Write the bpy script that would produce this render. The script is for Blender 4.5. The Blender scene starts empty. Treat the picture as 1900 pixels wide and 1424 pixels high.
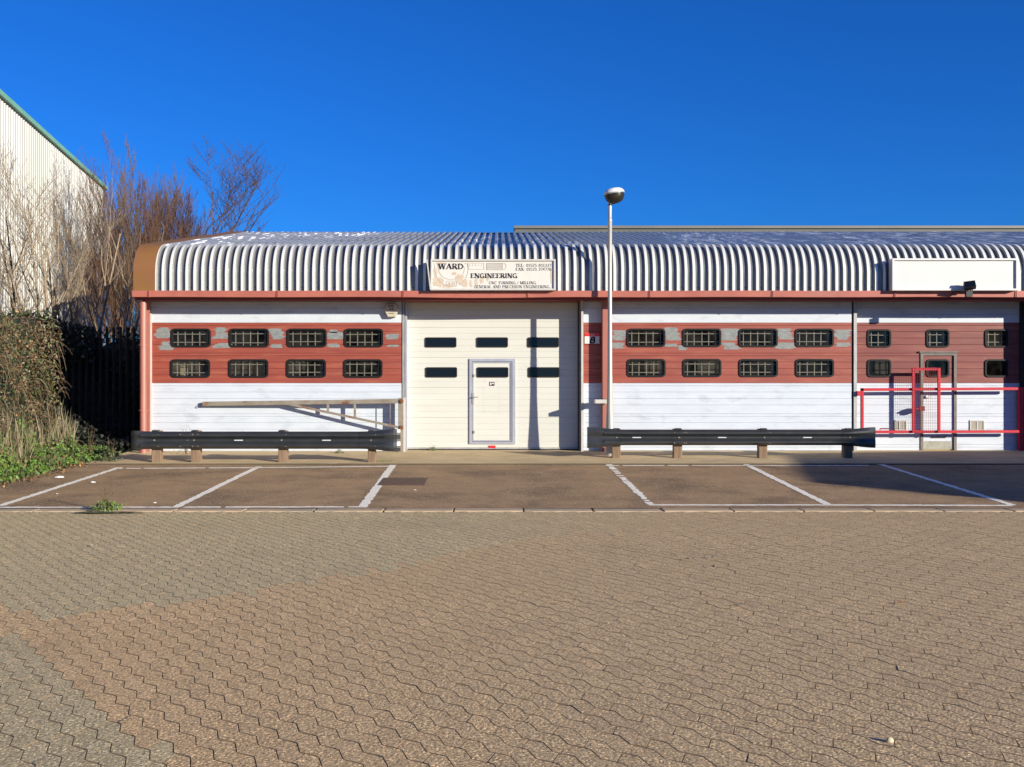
import bpy, bmesh, math, random
import numpy as np
from mathutils import Vector, Matrix
R = math.radians
random.seed(7); rng = np.random.default_rng(7)
S = bpy.context.scene; COL = S.collection

# ------------------------------------------------------------------ camera, sky, sun, exposure
F = 1950.0; CX = 926.0; HY = 720.0; EYE = 1.6        # focal length and vanishing point, in photograph pixels
cam = bpy.data.cameras.new('camera'); co = bpy.data.objects.new('camera', cam); COL.objects.link(co)
cam.sensor_width = 36; cam.lens = 36 * F / 1900
cam.shift_x = (950 - CX) / 1900; cam.shift_y = (HY - 712) / 1900
co.location = (0, 0, EYE); co.rotation_euler = (R(90), 0, 0); cam.clip_start = .05; cam.clip_end = 2000
S.camera = co
SUNV = Vector((1.19, -1.0, .38)).normalized()        # towards the sun
w = bpy.data.worlds.new('World'); S.world = w; w.use_nodes = True
nt = w.node_tree; bg = nt.nodes['Background']
sky = nt.nodes.new('ShaderNodeTexSky'); sky.sky_type = 'NISHITA'; sky.sun_disc = False
sky.sun_elevation = math.asin(SUNV.z); sky.sun_rotation = math.atan2(SUNV.x, SUNV.y)
sky.air_density = 1.0; sky.dust_density = 0.0; sky.ozone_density = 6.0; sky.altitude = 0
hs = nt.nodes.new('ShaderNodeHueSaturation'); hs.inputs["Saturation"].default_value = 1.06
tn = nt.nodes.new('ShaderNodeMix'); tn.data_type = 'RGBA'; tn.blend_type = 'MULTIPLY'; tn.inputs[0].default_value = 1; tn.inputs[7].default_value = (.30, .96, 1.72, 1)   # white balance of the phone picture
nt.links.new(sky.outputs[0], hs.inputs['Color']); nt.links.new(hs.outputs[0], tn.inputs[6]); nt.links.new(tn.outputs[2], bg.inputs[0]); bg.inputs[1].default_value = .053
sl = bpy.data.lights.new('sun', 'SUN'); so = bpy.data.objects.new('sun', sl); COL.objects.link(so)
sl.energy = 4.6; sl.angle = R(.5); sl.color = (1, .91, .76)
so.rotation_euler = (-SUNV).to_track_quat('-Z', 'Y').to_euler(); so.location = (20, -20, 12)
S.view_settings.view_transform = 'Standard'; S.view_settings.look = 'None'
S.view_settings.exposure = .75; S.view_settings.gamma = 1
S.render.engine = 'CYCLES'

# ------------------------------------------------------------------ helpers
def X(px, D): return (px - CX) / F * D
def Z(py, D): return EYE + (HY - py) / F * D
YK = 13.56                                             # kerb line
def gz(y):
    pts = [(-400, -.06), (0, -.05), (YK, .005), (13.9, .01), (18.7, .229), (20.95, .305), (22, .32), (400, .32)]
    for (a, za), (b, zb) in zip(pts, pts[1:]):
        if y <= b: return za + (zb - za) * (y - a) / (b - a)
    return .32
def gp(px, py):                                        # ground point seen at a photograph pixel
    D = 12.
    for _ in range(60): D = D * .5 + .5 * (EYE - gz(D)) * F / (py - HY)
    return X(px, D), D

def link(ob, parent=None):
    COL.objects.link(ob)
    if parent: ob.parent = parent
    return ob
def rootloc(p):
    while p.parent: p = p.parent
    return p.location
def tag(o, label=None, cat=None, group=None, kind=None):
    if label: o['label'] = label
    if cat: o['category'] = cat
    if group: o['group'] = group
    if kind: o['kind'] = kind
    return o
def thing(name, label, cat, loc=(0, 0, 0), group=None):
    return tag(link_empty(name, loc), label, cat, group)
def link_empty(name, loc):
    o = bpy.data.objects.new(name, None); o.location = loc; o.empty_display_size = .1; COL.objects.link(o); return o

class MB:
    "collects faces; build() links them as one mesh object"
    def __init__(s): s.v = []; s.f = []; s.m = []
    def quad(s, *p, m=0):
        n = len(s.v); s.v += [tuple(q) for q in p]; s.f.append(tuple(range(n, n + len(p)))); s.m.append(m); return s
    def box(s, x0, x1, y0, y1, z0, z1, m=0):
        n = len(s.v)
        s.v += [(x, y, z) for z in (z0, z1) for y in (y0, y1) for x in (x0, x1)]
        for f in ((0, 2, 3, 1), (4, 5, 7, 6), (0, 1, 5, 4), (2, 6, 7, 3), (0, 4, 6, 2), (1, 3, 7, 5)):
            s.f.append(tuple(n + i for i in f)); s.m.append(m)
        return s
    def obox(s, a, b, wx, wy, m=0, up=(0, 0, 1)):      # bar of section wx * wy from a to b
        a = Vector(a); b = Vector(b); d = (b - a).normalized(); u = Vector(up)
        if abs(d.dot(u)) > .95: u = Vector((0, 1, 0))
        sx = d.cross(u).normalized(); sy = sx.cross(d)
        n = len(s.v)
        for p in (a, b):
            for i, j in ((-1, -1), (1, -1), (1, 1), (-1, 1)): s.v.append(tuple(p + sx * wx / 2 * i + sy * wy / 2 * j))
        for f in ((0, 3, 2, 1), (4, 5, 6, 7), (0, 1, 5, 4), (1, 2, 6, 5), (2, 3, 7, 6), (3, 0, 4, 7)):
            s.f.append(tuple(n + i for i in f)); s.m.append(m)
        return s
    def tube(s, pts, rad, n=8, m=0, caps=True):
        pts = [Vector(p) for p in pts]; rad = rad if isinstance(rad, (list, tuple)) else [rad] * len(pts)
        b = len(s.v); ref = Vector((.31, .95, .05))
        for i, p in enumerate(pts):
            d = (pts[min(i + 1, len(pts) - 1)] - pts[max(i - 1, 0)]).normalized()
            u = d.cross(ref); u = u.normalized() if u.length > .05 else d.orthogonal().normalized(); v = d.cross(u)
            for k in range(n):
                a = 2 * math.pi * k / n; s.v.append(tuple(p + (u * math.cos(a) + v * math.sin(a)) * rad[i]))
        for i in range(len(pts) - 1):
            for k in range(n):
                s.f.append((b + i * n + k, b + i * n + (k + 1) % n, b + (i + 1) * n + (k + 1) % n, b + (i + 1) * n + k)); s.m.append(m)
        if caps:
            s.f.append(tuple(b + k for k in range(n))[::-1]); s.m.append(m)
            s.f.append(tuple(b + (len(pts) - 1) * n + k for k in range(n))); s.m.append(m)
        return s
    def lathe(s, c, prof, n=24, m=0, sx=1, sy=1):      # prof = (r, z) pairs about vertical axis through c
        b = len(s.v)
        for r, z in prof:
            for k in range(n):
                a = 2 * math.pi * k / n; s.v.append((c[0] + r * math.cos(a) * sx, c[1] + r * math.sin(a) * sy, c[2] + z))
        for i in range(len(prof) - 1):
            for k in range(n):
                s.f.append((b + i * n + k, b + i * n + (k + 1) % n, b + (i + 1) * n + (k + 1) % n, b + (i + 1) * n + k)); s.m.append(m)
        return s
    def build(s, name, mats, parent=None, smooth=False, bevel=0, seg=1):
        me = bpy.data.meshes.new(name); v = np.array(s.v, dtype=float).reshape(-1, 3)
        if parent is not None: v = v - np.array(rootloc(parent))
        me.from_pydata(v.tolist(), [], s.f)
        for mt in (mats if isinstance(mats, (list, tuple)) else [mats]): me.materials.append(mt)
        me.polygons.foreach_set('material_index', s.m)
        if smooth: me.polygons.foreach_set('use_smooth', [True] * len(s.f))
        me.update()
        o = bpy.data.objects.new(name, me); link(o, parent)
        if bevel:
            bm = bmesh.new(); bm.from_mesh(me); bmesh.ops.remove_doubles(bm, verts=bm.verts, dist=1e-5)
            ed = [e for e in bm.edges if len(e.link_faces) == 2 and e.calc_face_angle(0) > .6]
            bmesh.ops.bevel(bm, geom=ed, offset=bevel, segments=seg, affect='EDGES', clamp_overlap=True)
            bm.to_mesh(me); bm.free()
        return o

def rrect(x0, x1, z0, z1, r, n=5):
    p = []
    for cx, cz, a0 in ((x1 - r, z1 - r, 0), (x0 + r, z1 - r, 90), (x0 + r, z0 + r, 180), (x1 - r, z0 + r, 270)):
        for k in range(n + 1):
            a = R(a0 + 90 * k / n); p.append((cx + r * math.cos(a), cz + r * math.sin(a)))
    return p

# ------------------------------------------------------------------ materials
def mat(name, c, c2=None, rough=.6, metal=0, scale=4., detail=6, lo=.35, hi=.65, bump=0, bscale=60., bdist=.01,
        stretch=(1, 1, 1), c3=None, scale3=.8, lo3=.5, hi3=.7, spec=.5, speck=None, speckscale=200., specklo=.62, coat=0, attr=None, attrmix='MULTIPLY'):
    m = bpy.data.materials.new(name); m.use_nodes = True; t = m.node_tree; N = t.nodes; L = t.links
    b = N['Principled BSDF']; b.inputs['Roughness'].default_value = rough; b.inputs['Metallic'].default_value = metal
    b.inputs['Specular IOR Level'].default_value = spec; b.inputs['Coat Weight'].default_value = coat
    tc = N.new('ShaderNodeTexCoord'); mp = N.new('ShaderNodeMapping'); mp.inputs['Scale'].default_value = stretch
    L.new(tc.outputs['Object'], mp.inputs[0])
    def noise(sc, det=6, rgh=.6):
        n = N.new('ShaderNodeTexNoise'); n.inputs['Scale'].default_value = sc; n.inputs['Detail'].default_value = det
        n.inputs['Roughness'].default_value = rgh; L.new(mp.outputs[0], n.inputs['Vector']); return n
    def ramp(src, a, z):
        r = N.new('ShaderNodeMapRange'); r.inputs[1].default_value = a; r.inputs[2].default_value = z
        r.clamp = True; L.new(src, r.inputs[0]); return r.outputs[0]
    def mix(fac, a, bcol, mode='MIX'):
        x = N.new('ShaderNodeMix'); x.data_type = 'RGBA'; x.blend_type = mode
        if isinstance(fac, float): x.inputs[0].default_value = fac
        else: L.new(fac, x.inputs[0])
        for i, v in ((6, a), (7, bcol)):
            if isinstance(v, tuple): x.inputs[i].default_value = v + (1,) if len(v) == 3 else v
            else: L.new(v, x.inputs[i])
        return x.outputs[2]
    cur = tuple(c)
    if c2: cur = mix(ramp(noise(scale, detail).outputs[0], lo, hi), cur, tuple(c2))
    if c3: cur = mix(ramp(noise(scale3, 5).outputs[0], lo3, hi3), cur, tuple(c3))
    if speck: cur = mix(ramp(noise(speckscale, 2, .5).outputs[0], specklo, specklo + .06), cur, tuple(speck))
    if attr:
        a = N.new('ShaderNodeAttribute'); a.attribute_name = attr; cur = mix(1.0, a.outputs[0], cur, attrmix)
    if isinstance(cur, tuple): b.inputs['Base Color'].default_value = cur + (1,)
    else: L.new(cur, b.inputs['Base Color'])
    if bump:
        bn = N.new('ShaderNodeBump'); bn.inputs['Strength'].default_value = bump; bn.inputs['Distance'].default_value = bdist
        L.new(noise(bscale, 5).outputs[0], bn.inputs['Height']); L.new(bn.outputs[0], b.inputs['Normal'])
    return m

M = {}
M['white'] = mat('white_cladding', (.55, .60, .66), (.50, .55, .61), rough=.45, scale=1.6, stretch=(1, 1, 2.5), c3=(.37, .41, .45), scale3=2.0, lo3=.55, hi3=.80, bump=.15, bscale=25)
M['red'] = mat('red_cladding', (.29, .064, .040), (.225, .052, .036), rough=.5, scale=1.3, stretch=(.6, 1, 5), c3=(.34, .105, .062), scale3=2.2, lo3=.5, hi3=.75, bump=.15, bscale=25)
M['bare'] = mat('bare_grey_primer', (.15, .165, .165), (.25, .27, .265), rough=.6, scale=9, stretch=(1, 1, 4), bump=.2, bscale=60)
M['cream'] = mat('cream_door_panel', (.575, .58, .53), (.54, .545, .49), rough=.42, scale=1.2, stretch=(.5, 1, 3), c3=(.50, .50, .445), scale3=1.7, lo3=.58, hi3=.85)
M['grey_steel'] = mat('galvanised_steel', (.42, .42, .41), (.30, .30, .30), rough=.5, metal=.35, scale=6, stretch=(2, 2, .6), bump=.1)
M['frame_alu'] = mat('aluminium_trim', (.50, .51, .56), (.42, .43, .48), rough=.35, metal=.4, scale=5)
M['dark_gap'] = mat('dark_rubber', (.012, .012, .013), rough=.6)
M['black_frame'] = mat('black_window_rubber', (.010, .010, .010), rough=.6, spec=.25)
M['gutter'] = mat('faded_red_gutter', (.42, .135, .098), (.35, .108, .080), rough=.45, scale=2, stretch=(1, 1, 1), c3=(.36, .16, .13), scale3=1.4, lo3=.55, hi3=.8)
M['soffit'] = mat('dark_red_soffit', (.20, .030, .022), rough=.6)
M['pipe'] = mat('salmon_red_paint', (.40, .15, .115), (.34, .125, .095), rough=.4, scale=4, stretch=(1, 1, .3))
M['postred'] = mat('red_post_paint', (.32, .075, .058), (.27, .065, .050), rough=.45, scale=4, stretch=(1, 1, .3))
M['rust'] = mat('rusty_orange_flashing', (.21, .085, .026), (.20, .105, .024), rough=.75, scale=1.6, c3=(.20, .075, .04), scale3=1.0, lo3=.5, hi3=.75, bump=.2)
M['concrete'] = mat('concrete', (.62, .47, .25), (.50, .375, .19), rough=.9, scale=2.2, c3=(.37, .29, .14), scale3=.9, lo3=.5, hi3=.78, speck=(.46, .40, .30), speckscale=90, bump=.5, bscale=90)
M['kerb'] = mat('kerb_concrete', (.50, .375, .235), (.42, .31, .19), rough=.9, scale=3, speck=(.55, .47, .37), speckscale=160, bump=.4, bscale=120, c3=(.3, .27, .19), scale3=.6, lo3=.5, hi3=.7)
M['tarmac'] = mat('brown_tarmac', (.375, .238, .115), (.29, .185, .088), rough=.92, scale=2.5, c3=(.165, .105, .052), scale3=.9, lo3=.46, hi3=.70, speck=(.56, .39, .22), speckscale=42, specklo=.60, bump=1., bscale=55, bdist=.012)
M['line'] = mat('white_road_paint', (.93, .87, .72), (.86, .79, .64), rough=.8, scale=14, lo=.45, hi=.75, speck=(.30, .22, .16), speckscale=26, specklo=.66, bump=.5, bscale=85)
M['soil'] = mat('dark_soil_ground', (.07, .055, .035), (.11, .09, .05), rough=.95, scale=1.5, c3=(.05, .06, .025), scale3=.3, bump=.6, bscale=20)
M['sand'] = mat('joint_sand', (.27, .19, .11), rough=1)
M['rail'] = mat('black_painted_barrier', (.020, .023, .026), (.032, .035, .038), rough=.34, scale=5, stretch=(.5, 1, 1), spec=.6, c3=(.05, .05, .05), scale3=7, lo3=.6, hi3=.8, bump=.08, bscale=18)
M['timber'] = mat('weathered_timber', (.25, .17, .11), (.15, .10, .062), rough=.85, scale=9, stretch=(2.2, 2.2, .22), c3=(.14, .10, .06), scale3=6, lo3=.55, hi3=.8, bump=.6, bscale=30)
M['armgrey'] = mat('worn_grey_paint_with_rust', (.27, .24, .19), (.21, .18, .14), rough=.6, scale=4, c3=(.17, .070, .025), scale3=3.2, lo3=.55, hi3=.66, bump=.2)
M['rustpure'] = mat('rust', (.20, .075, .025), (.12, .05, .02), rough=.8, scale=30)
M['gatered'] = mat('bright_red_paint', (.52, .018, .034), (.44, .015, .028), rough=.38, scale=5)
M['gatedark'] = mat('dark_red_paint', (.20, .015, .015), rough=.5)
M['pole'] = mat('galvanised_lamp_column', (.46, .45, .42), (.36, .36, .34), rough=.45, metal=.3, scale=7, stretch=(2, 2, .4))
M['lampwhite'] = mat('white_lamp_canopy', (.78, .78, .78), (.66, .66, .65), rough=.4, scale=9)
M['sign'] = mat('stained_sign_face', (.62, .61, .57), (.59, .57, .51), rough=.4, scale=5)
M['signstain'] = mat('tan_sign_stain', (.46, .36, .26), (.56, .49, .39), rough=.5, scale=30)
M['signframe'] = mat('cream_sign_frame', (.52, .51, .48), (.46, .45, .42), rough=.45, scale=8)
M['blank'] = mat('blank_sign_face', (.62, .62, .60), (.59, .59, .57), rough=.35, scale=2)
M['ink'] = mat('black_lettering', (.02, .016, .018), rough=.5)
M['inkbrown'] = mat('faded_sign_line', (.46, .40, .33), rough=.6)
M['inkgrey'] = mat('grey_hatching', (.34, .32, .29), (.48, .45, .40), rough=.6, scale=20, stretch=(.2, 1, 8))
M['signred'] = mat('red_sign_header', (.72, .02, .02), rough=.4)
M['plum'] = mat('dark_plum_numeral', (.06, .008, .03), rough=.4)
M['plastic'] = mat('alarm_box_plastic', (.50, .46, .36), (.44, .40, .31), rough=.45, scale=9)
M['blackmetal'] = mat('black_metal', (.018, .018, .018), rough=.4)
M['vent'] = mat('beige_vent', (.42, .38, .30), (.36, .33, .27), rough=.6, scale=8)
M['kick'] = mat('grey_kick_plate', (.33, .33, .28), (.25, .26, .21), rough=.55, scale=9, c3=(.18, .18, .14), scale3=5)
M['bar'] = mat('beige_grille_bar', (.23, .215, .185), (.16, .15, .125), rough=.6, scale=12)
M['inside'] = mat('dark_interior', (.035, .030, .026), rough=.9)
M['iron'] = mat('rusty_iron_grate', (.10, .060, .036), (.155, .092, .056), rough=.8, scale=20, bump=.3)
M['shedwall'] = mat('pale_corrugated_steel', (.44, .445, .42), (.38, .385, .36), rough=.55, scale=.6, stretch=(1, 1, .3), c3=(.36, .35, .29), scale3=.35, lo3=.52, hi3=.8)
M['green'] = mat('green_verge_trim', (.13, .33, .22), (.18, .38, .27), rough=.5, scale=2)
M['greyroof'] = mat('grey_parapet', (.10, .105, .09), (.13, .13, .115), rough=.6, scale=.8)
M['brick'] = mat('brick_wall', (.28, .13, .08), (.22, .10, .065), rough=.9, scale=9, bump=.3)
M['barklight'] = mat('pale_bark', (.34, .27, .185), (.22, .17, .115), rough=.85, scale=6)
M['barkmid'] = mat('brown_bark', (.19, .125, .070), (.12, .080, .046), rough=.85, scale=4)
M['barkred'] = mat('reddish_twigs', (.185, .092, .048), (.120, .062, .036), rough=.85, scale=2)
M['barkdark'] = mat('dark_bark', (.11, .068, .048), (.07, .045, .034), rough=.85, scale=3)
M['barktrunk'] = mat('rosy_trunk_bark', (.24, .16, .13), (.15, .10, .08), rough=.85, scale=5)
def leafmat(name, c, c2, sc=3., rough=.6):
    m = mat(name, c, c2, rough=rough, scale=sc, lo=.3, hi=.7)
    return m
M['lf_green'] = leafmat('bramble_leaf_green', (.050, .085, .022), (.085, .12, .035))
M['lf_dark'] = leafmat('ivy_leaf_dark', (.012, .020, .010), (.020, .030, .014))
M['lf_brown'] = leafmat('dead_leaf_brown', (.115, .065, .030), (.175, .105, .052))
M['lf_tan'] = leafmat('dry_straw', (.30, .24, .15), (.18, .14, .085))
M['lf_nettle'] = leafmat('nettle_green', (.085, .17, .022), (.13, .23, .035))
M['lf_olive'] = leafmat('olive_leaf', (.11, .12, .045), (.15, .14, .06))
M['lf_orange'] = leafmat('orange_dead_leaf', (.34, .17, .06), (.42, .25, .10))
M['moss'] = mat('moss', (.06, .085, .02), (.10, .11, .03), rough=.95, scale=20, bump=.6)
M['litter'] = mat('white_litter', (.8, .8, .78), rough=.6)
M['pebble'] = mat('pale_stone', (.62, .50, .28), (.5, .42, .28), rough=.7, scale=20)

# corrugated roof metal: dull metal with flaking white paint
def roofmat(shade_mul=1.):  # factor below one paints rib shade into the base colour
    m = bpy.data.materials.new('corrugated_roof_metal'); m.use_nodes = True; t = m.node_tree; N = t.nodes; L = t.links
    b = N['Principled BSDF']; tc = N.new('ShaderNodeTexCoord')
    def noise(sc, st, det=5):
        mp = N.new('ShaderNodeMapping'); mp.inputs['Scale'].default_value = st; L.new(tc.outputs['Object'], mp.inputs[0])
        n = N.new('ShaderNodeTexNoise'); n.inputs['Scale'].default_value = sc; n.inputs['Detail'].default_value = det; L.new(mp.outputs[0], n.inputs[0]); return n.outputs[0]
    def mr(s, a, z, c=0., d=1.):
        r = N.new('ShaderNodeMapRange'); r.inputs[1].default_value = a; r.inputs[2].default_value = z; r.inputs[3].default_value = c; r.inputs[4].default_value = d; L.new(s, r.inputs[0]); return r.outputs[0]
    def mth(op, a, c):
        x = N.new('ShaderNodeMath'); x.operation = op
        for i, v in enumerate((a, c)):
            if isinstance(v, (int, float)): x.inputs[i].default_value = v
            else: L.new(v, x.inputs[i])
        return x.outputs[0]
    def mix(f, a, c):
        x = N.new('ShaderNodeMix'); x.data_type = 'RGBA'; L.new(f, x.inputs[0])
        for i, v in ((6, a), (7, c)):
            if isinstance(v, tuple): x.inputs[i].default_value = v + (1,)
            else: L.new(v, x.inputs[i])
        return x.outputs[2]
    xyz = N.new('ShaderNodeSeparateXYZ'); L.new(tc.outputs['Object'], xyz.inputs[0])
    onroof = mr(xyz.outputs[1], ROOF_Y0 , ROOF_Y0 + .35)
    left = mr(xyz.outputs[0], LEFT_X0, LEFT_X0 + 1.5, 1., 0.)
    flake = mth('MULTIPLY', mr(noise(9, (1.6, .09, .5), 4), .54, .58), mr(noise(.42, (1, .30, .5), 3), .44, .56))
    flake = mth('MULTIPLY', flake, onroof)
    base = mix(noise(3, (1, .3, .3)), (.62 * shade_mul, .64 * shade_mul, .63 * shade_mul), (.76 * shade_mul, .76 * shade_mul, .72 * shade_mul))
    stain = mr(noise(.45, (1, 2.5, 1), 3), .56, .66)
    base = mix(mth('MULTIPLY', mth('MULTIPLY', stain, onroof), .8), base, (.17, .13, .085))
    if shade_mul == 1: base = mix(onroof, base, (.24, .285, .31))
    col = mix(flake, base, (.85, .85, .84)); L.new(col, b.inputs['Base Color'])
    L.new(mr(flake, 0, 1, .12 if shade_mul == 1 else .35, 0.), b.inputs['Metallic'])
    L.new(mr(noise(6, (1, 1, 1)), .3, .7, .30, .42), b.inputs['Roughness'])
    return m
ROOF_Y0 = 1.0; LEFT_X0 = -2
def glassmat(name, tint, fres=1.5, dark=0.):
    m = bpy.data.materials.new(name); m.use_nodes = True; t = m.node_tree; N = t.nodes; L = t.links
    N.remove(N['Principled BSDF']); out = N['Material Output']
    tr = N.new('ShaderNodeBsdfTransparent'); tr.inputs[0].default_value = tint + (1,)
    gl = N.new('ShaderNodeBsdfGlossy'); gl.inputs[0].default_value = (.9, .9, .9, 1); gl.inputs[1].default_value = .03
    fr = N.new('ShaderNodeLayerWeight'); fr.inputs[0].default_value = .12
    mx = N.new('ShaderNodeMixShader'); L.new(fr.outputs[1], mx.inputs[0]); L.new(tr.outputs[0], mx.inputs[1]); L.new(gl.outputs[0], mx.inputs[2])
    df = N.new('ShaderNodeBsdfDiffuse'); df.inputs[0].default_value = (.34, .32, .27, 1)      # dust on the panes
    nz = N.new('ShaderNodeTexNoise'); nz.inputs['Scale'].default_value = 3.; tc = N.new('ShaderNodeTexCoord'); L.new(tc.outputs['Object'], nz.inputs[0])
    mr = N.new('ShaderNodeMapRange'); mr.inputs[1].default_value = .35; mr.inputs[2].default_value = .7; mr.inputs[3].default_value = .005; mr.inputs[4].default_value = .065; L.new(nz.outputs[0], mr.inputs[0])
    m2 = N.new('ShaderNodeMixShader'); L.new(mr.outputs[0], m2.inputs[0]); L.new(mx.outputs[0], m2.inputs[1]); L.new(df.outputs[0], m2.inputs[2])
    L.new(m2.outputs[0], out.inputs[0]); return m
M['glass'] = glassmat('window_glass', (.93, .93, .90))
M['glassdark'] = mat('dark_tinted_glass', (.006, .008, .012), rough=.08, spec=.32)

# ------------------------------------------------------------------ ground
def strip(name, ys, x0, x1, dz, m, kind='structure', nx=1, jit=0):
    b = MB()
    xs = [x0 + (x1 - x0) * i / nx for i in range(nx + 1)]
    for ya, yb in zip(ys, ys[1:]):
        for xa, xb in zip(xs, xs[1:]):
            b.quad((xa, ya, gz(ya) + dz), (xb, ya, gz(ya) + dz), (xb, yb, gz(yb) + dz), (xa, yb, gz(yb) + dz))
    o = b.build(name, m); tag(o, kind=kind); return o
strip('ground', [-400, 0, YK, 13.9, 18.7, 20.95, 22, 400], -400, 400, -.06, M['soil'])
strip('parking_bay', [13.86, 18.7], -9.2, 30, .004, M['tarmac'])
# edge of the concrete apron in front of the units
ap = MB()
ys = [18.72, 20.95, 21.95]
for ya, yb in zip(ys, ys[1:]):
    ap.quad((-7.4, ya, gz(ya) + .022), (30, ya, gz(ya) + .022), (30, yb, gz(yb) + .022), (-7.4, yb, gz(yb) + .022))
ap.quad((-7.4, ys[0], gz(ys[0]) - .03), (30, ys[0], gz(ys[0]) - .03), (30, ys[0], gz(ys[0]) + .022), (-7.4, ys[0], gz(ys[0]) + .022), m=1)
tag(ap.build('pavement', [M['concrete'], M['soil']]), kind='structure')
# tarmac verge left of the apron
strip('path', [18.7, 20.6], -9.2, -7.4, .006, M['tarmac'])

# kerb stones: one run, joints cut between stones
kb = MB(); x = -20.
k0 = X(711, YK)
xs = [k0 + .905 * i for i in range(-22, 34)]
for i, xa in enumerate(xs):
    g = .006 + .006 * random.random(); dz = random.uniform(-.003, .003)
    kb.box(xa + g, xa + .905 - g, YK + .004, 13.84, -.08, gz(YK) + .008 + dz)
tag(kb.build('kerb', M['kerb'], bevel=.008), kind='structure')

# paving blocks (numpy), each an eight-cornered interlocking block
def in_poly(px, py, poly):
    c = False; n = len(poly); j = n - 1
    for i in range(n):
        xi, yi = poly[i]; xj, yj = poly[j]
        if (yi > py) != (yj > py) and px < (xj - xi) * (py - yi) / (yj - yi) + xi: c = not c
        j = i
    return c
v_ = np.array((.131, -.1815)); w_ = np.array((.076, .0915))
s_ = np.array((.026, -.022)); m_ = np.array((.037, -.121)); l_ = np.array((.068, -.0385))
A0 = np.zeros(2)
blk = np.array([A0, s_, s_ + m_, v_, v_ + (s_ + w_ - l_), s_ + w_ + m_, s_ + w_, s_ + w_ - l_])
cen = blk.mean(0)
def inset(poly, d):
    n = len(poly); out = []
    for i in range(n):
        p0, p1, p2 = poly[i - 1], poly[i], poly[(i + 1) % n]
        e1 = (p1 - p0) / np.linalg.norm(p1 - p0); e2 = (p2 - p1) / np.linalg.norm(p2 - p1)
        n1 = np.array((-e1[1], e1[0])); n2 = np.array((-e2[1], e2[0]))
        k = (n1 + n2) / (1 + n1.dot(n2)); out.append(p1 + k * d)
    return np.array(out)
area = sum(blk[i - 1][0] * blk[i][1] - blk[i][0] * blk[i - 1][1] for i in range(8))
if area < 0: blk = blk[::-1]
top = inset(blk, .0026); low = inset(blk, .0008)
ORG = np.array((-.03, 4.945))
def chain(d):                                            # odd strips: blocks butt tightly, only the long wavy edges show a joint
    nr_ = lambda e: np.array((-e[1], e[0])) / np.linalg.norm(e)
    out = []
    for pts, seq, sg in ((( A0, s_, s_ + m_, v_), (l_, s_, m_, l_, s_), 1), ((s_ + w_ - l_, s_ + w_, s_ + w_ + m_, v_ + s_ + w_ - l_), (s_, l_, m_, s_, l_), -1)):
        q = []
        for k, p in enumerate(pts):
            n1, n2 = nr_(seq[k]), nr_(seq[k + 1]); q.append(p + sg * (n1 + n2) / (1 + n1.dot(n2)) * d)
        out.append(q)
    return np.array(out[0] + out[1][::-1])
top2, low2 = chain(.0026), chain(.0008)
GREEN_POLYS = [[(-3000, 950), (1500, 950), (1250, 960), (1120, 985), (1010, 1000), (900, 1015), (770, 1045), (640, 1068), (500, 1092), (420, 1110), (300, 1118), (200, 1130), (110, 1150), (60, 1148), (0, 1118), (-60, 1100), (-600, 1090), (-3000, 1050)],
               [(-2000, 1130), (-30, 1172), (30, 1190), (80, 1240), (140, 1280), (200, 1325), (245, 1370), (310, 1400), (330, 1424), (420, 1560), (420, 4000), (-2000, 4000)]]
vs = []; fs = []; cols = []
det = v_[0] * w_[1] - v_[1] * w_[0]
X0, X1, Y0, Y1 = -9.5, 11.5, 1.2, YK
cnt = 0
cand = []
for i in range(-160, 260):
    for j in range(-260, 260):
        c = ORG + cen + i * v_ + j * w_
        if X0 < c[0] < X1 and Y0 < c[1] < Y1 - .03: cand.append((i, j, c))
for i, j, c in cand:
    y = c[1]; px = CX + c[0] / y * F; py = HY + (EYE - gz(y)) / y * F
    pxj = px + random.uniform(-22, 22); pyj = py + random.uniform(-3, 3) * (py - 900) / 200
    green = any(in_poly(pxj, pyj, P) for P in GREEN_POLYS)
    fade = 1.0
    if green and py < 1060 and px > 500: fade = max(0., min(1., 1.0 - (px - 850) / 420))
    pink = np.array((.600, .422, .214)); gr = np.array((.545, .432, .228))
    k_ = max(0., min(1., (1150 - px) / 900)); pink = pink * np.array((.94 + .11 * k_, .945 + .055 * k_, .96))
    base = gr * fade + pink * (1 - fade) if green else pink
    base = base * random.uniform(.93, 1.06) * np.array((random.uniform(.99, 1.01), 1, random.uniform(.98, 1.02)))
    o = c - cen; z = gz(y) + random.gauss(0, .0008); tx, ty = random.gauss(0, .005), random.gauss(0, .005)
    n = len(vs)
    odd = j % 2; T, LW_ = (top2, low2) if odd else (top, low)
    if odd: z = gz(y) + .0002; tx = ty = 0; base = (gr * fade + pink * (1 - fade) if green else pink) * .985
    for p in T:
        q = p + o; q = (q[0], min(q[1], Y1 - .002)); vs.append((q[0], q[1], z + (p[0] - cen[0]) * tx + (p[1] - cen[1]) * ty))
    for p in LW_:
        q = p + o; q = (q[0], min(q[1], Y1 + .0)); vs.append((q[0], q[1], z - .0105))
    fs.append(tuple(range(n, n + 8)))
    for k in range(8): fs.append((n + k, n + 8 + k, n + 8 + (k + 1) % 8, n + (k + 1) % 8))
    cols.append(base)
me = bpy.data.meshes.new('yard_paving'); me.from_pydata(vs, [], fs)
ca = me.color_attributes.new('blockcol', 'FLOAT_COLOR', 'CORNER')
arr = []
for f, c in zip(range(0, len(fs), 9), cols):
    arr += [c[0], c[1], c[2], 1.] * (8 + 32)
ca.data.foreach_set('color', arr)
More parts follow.
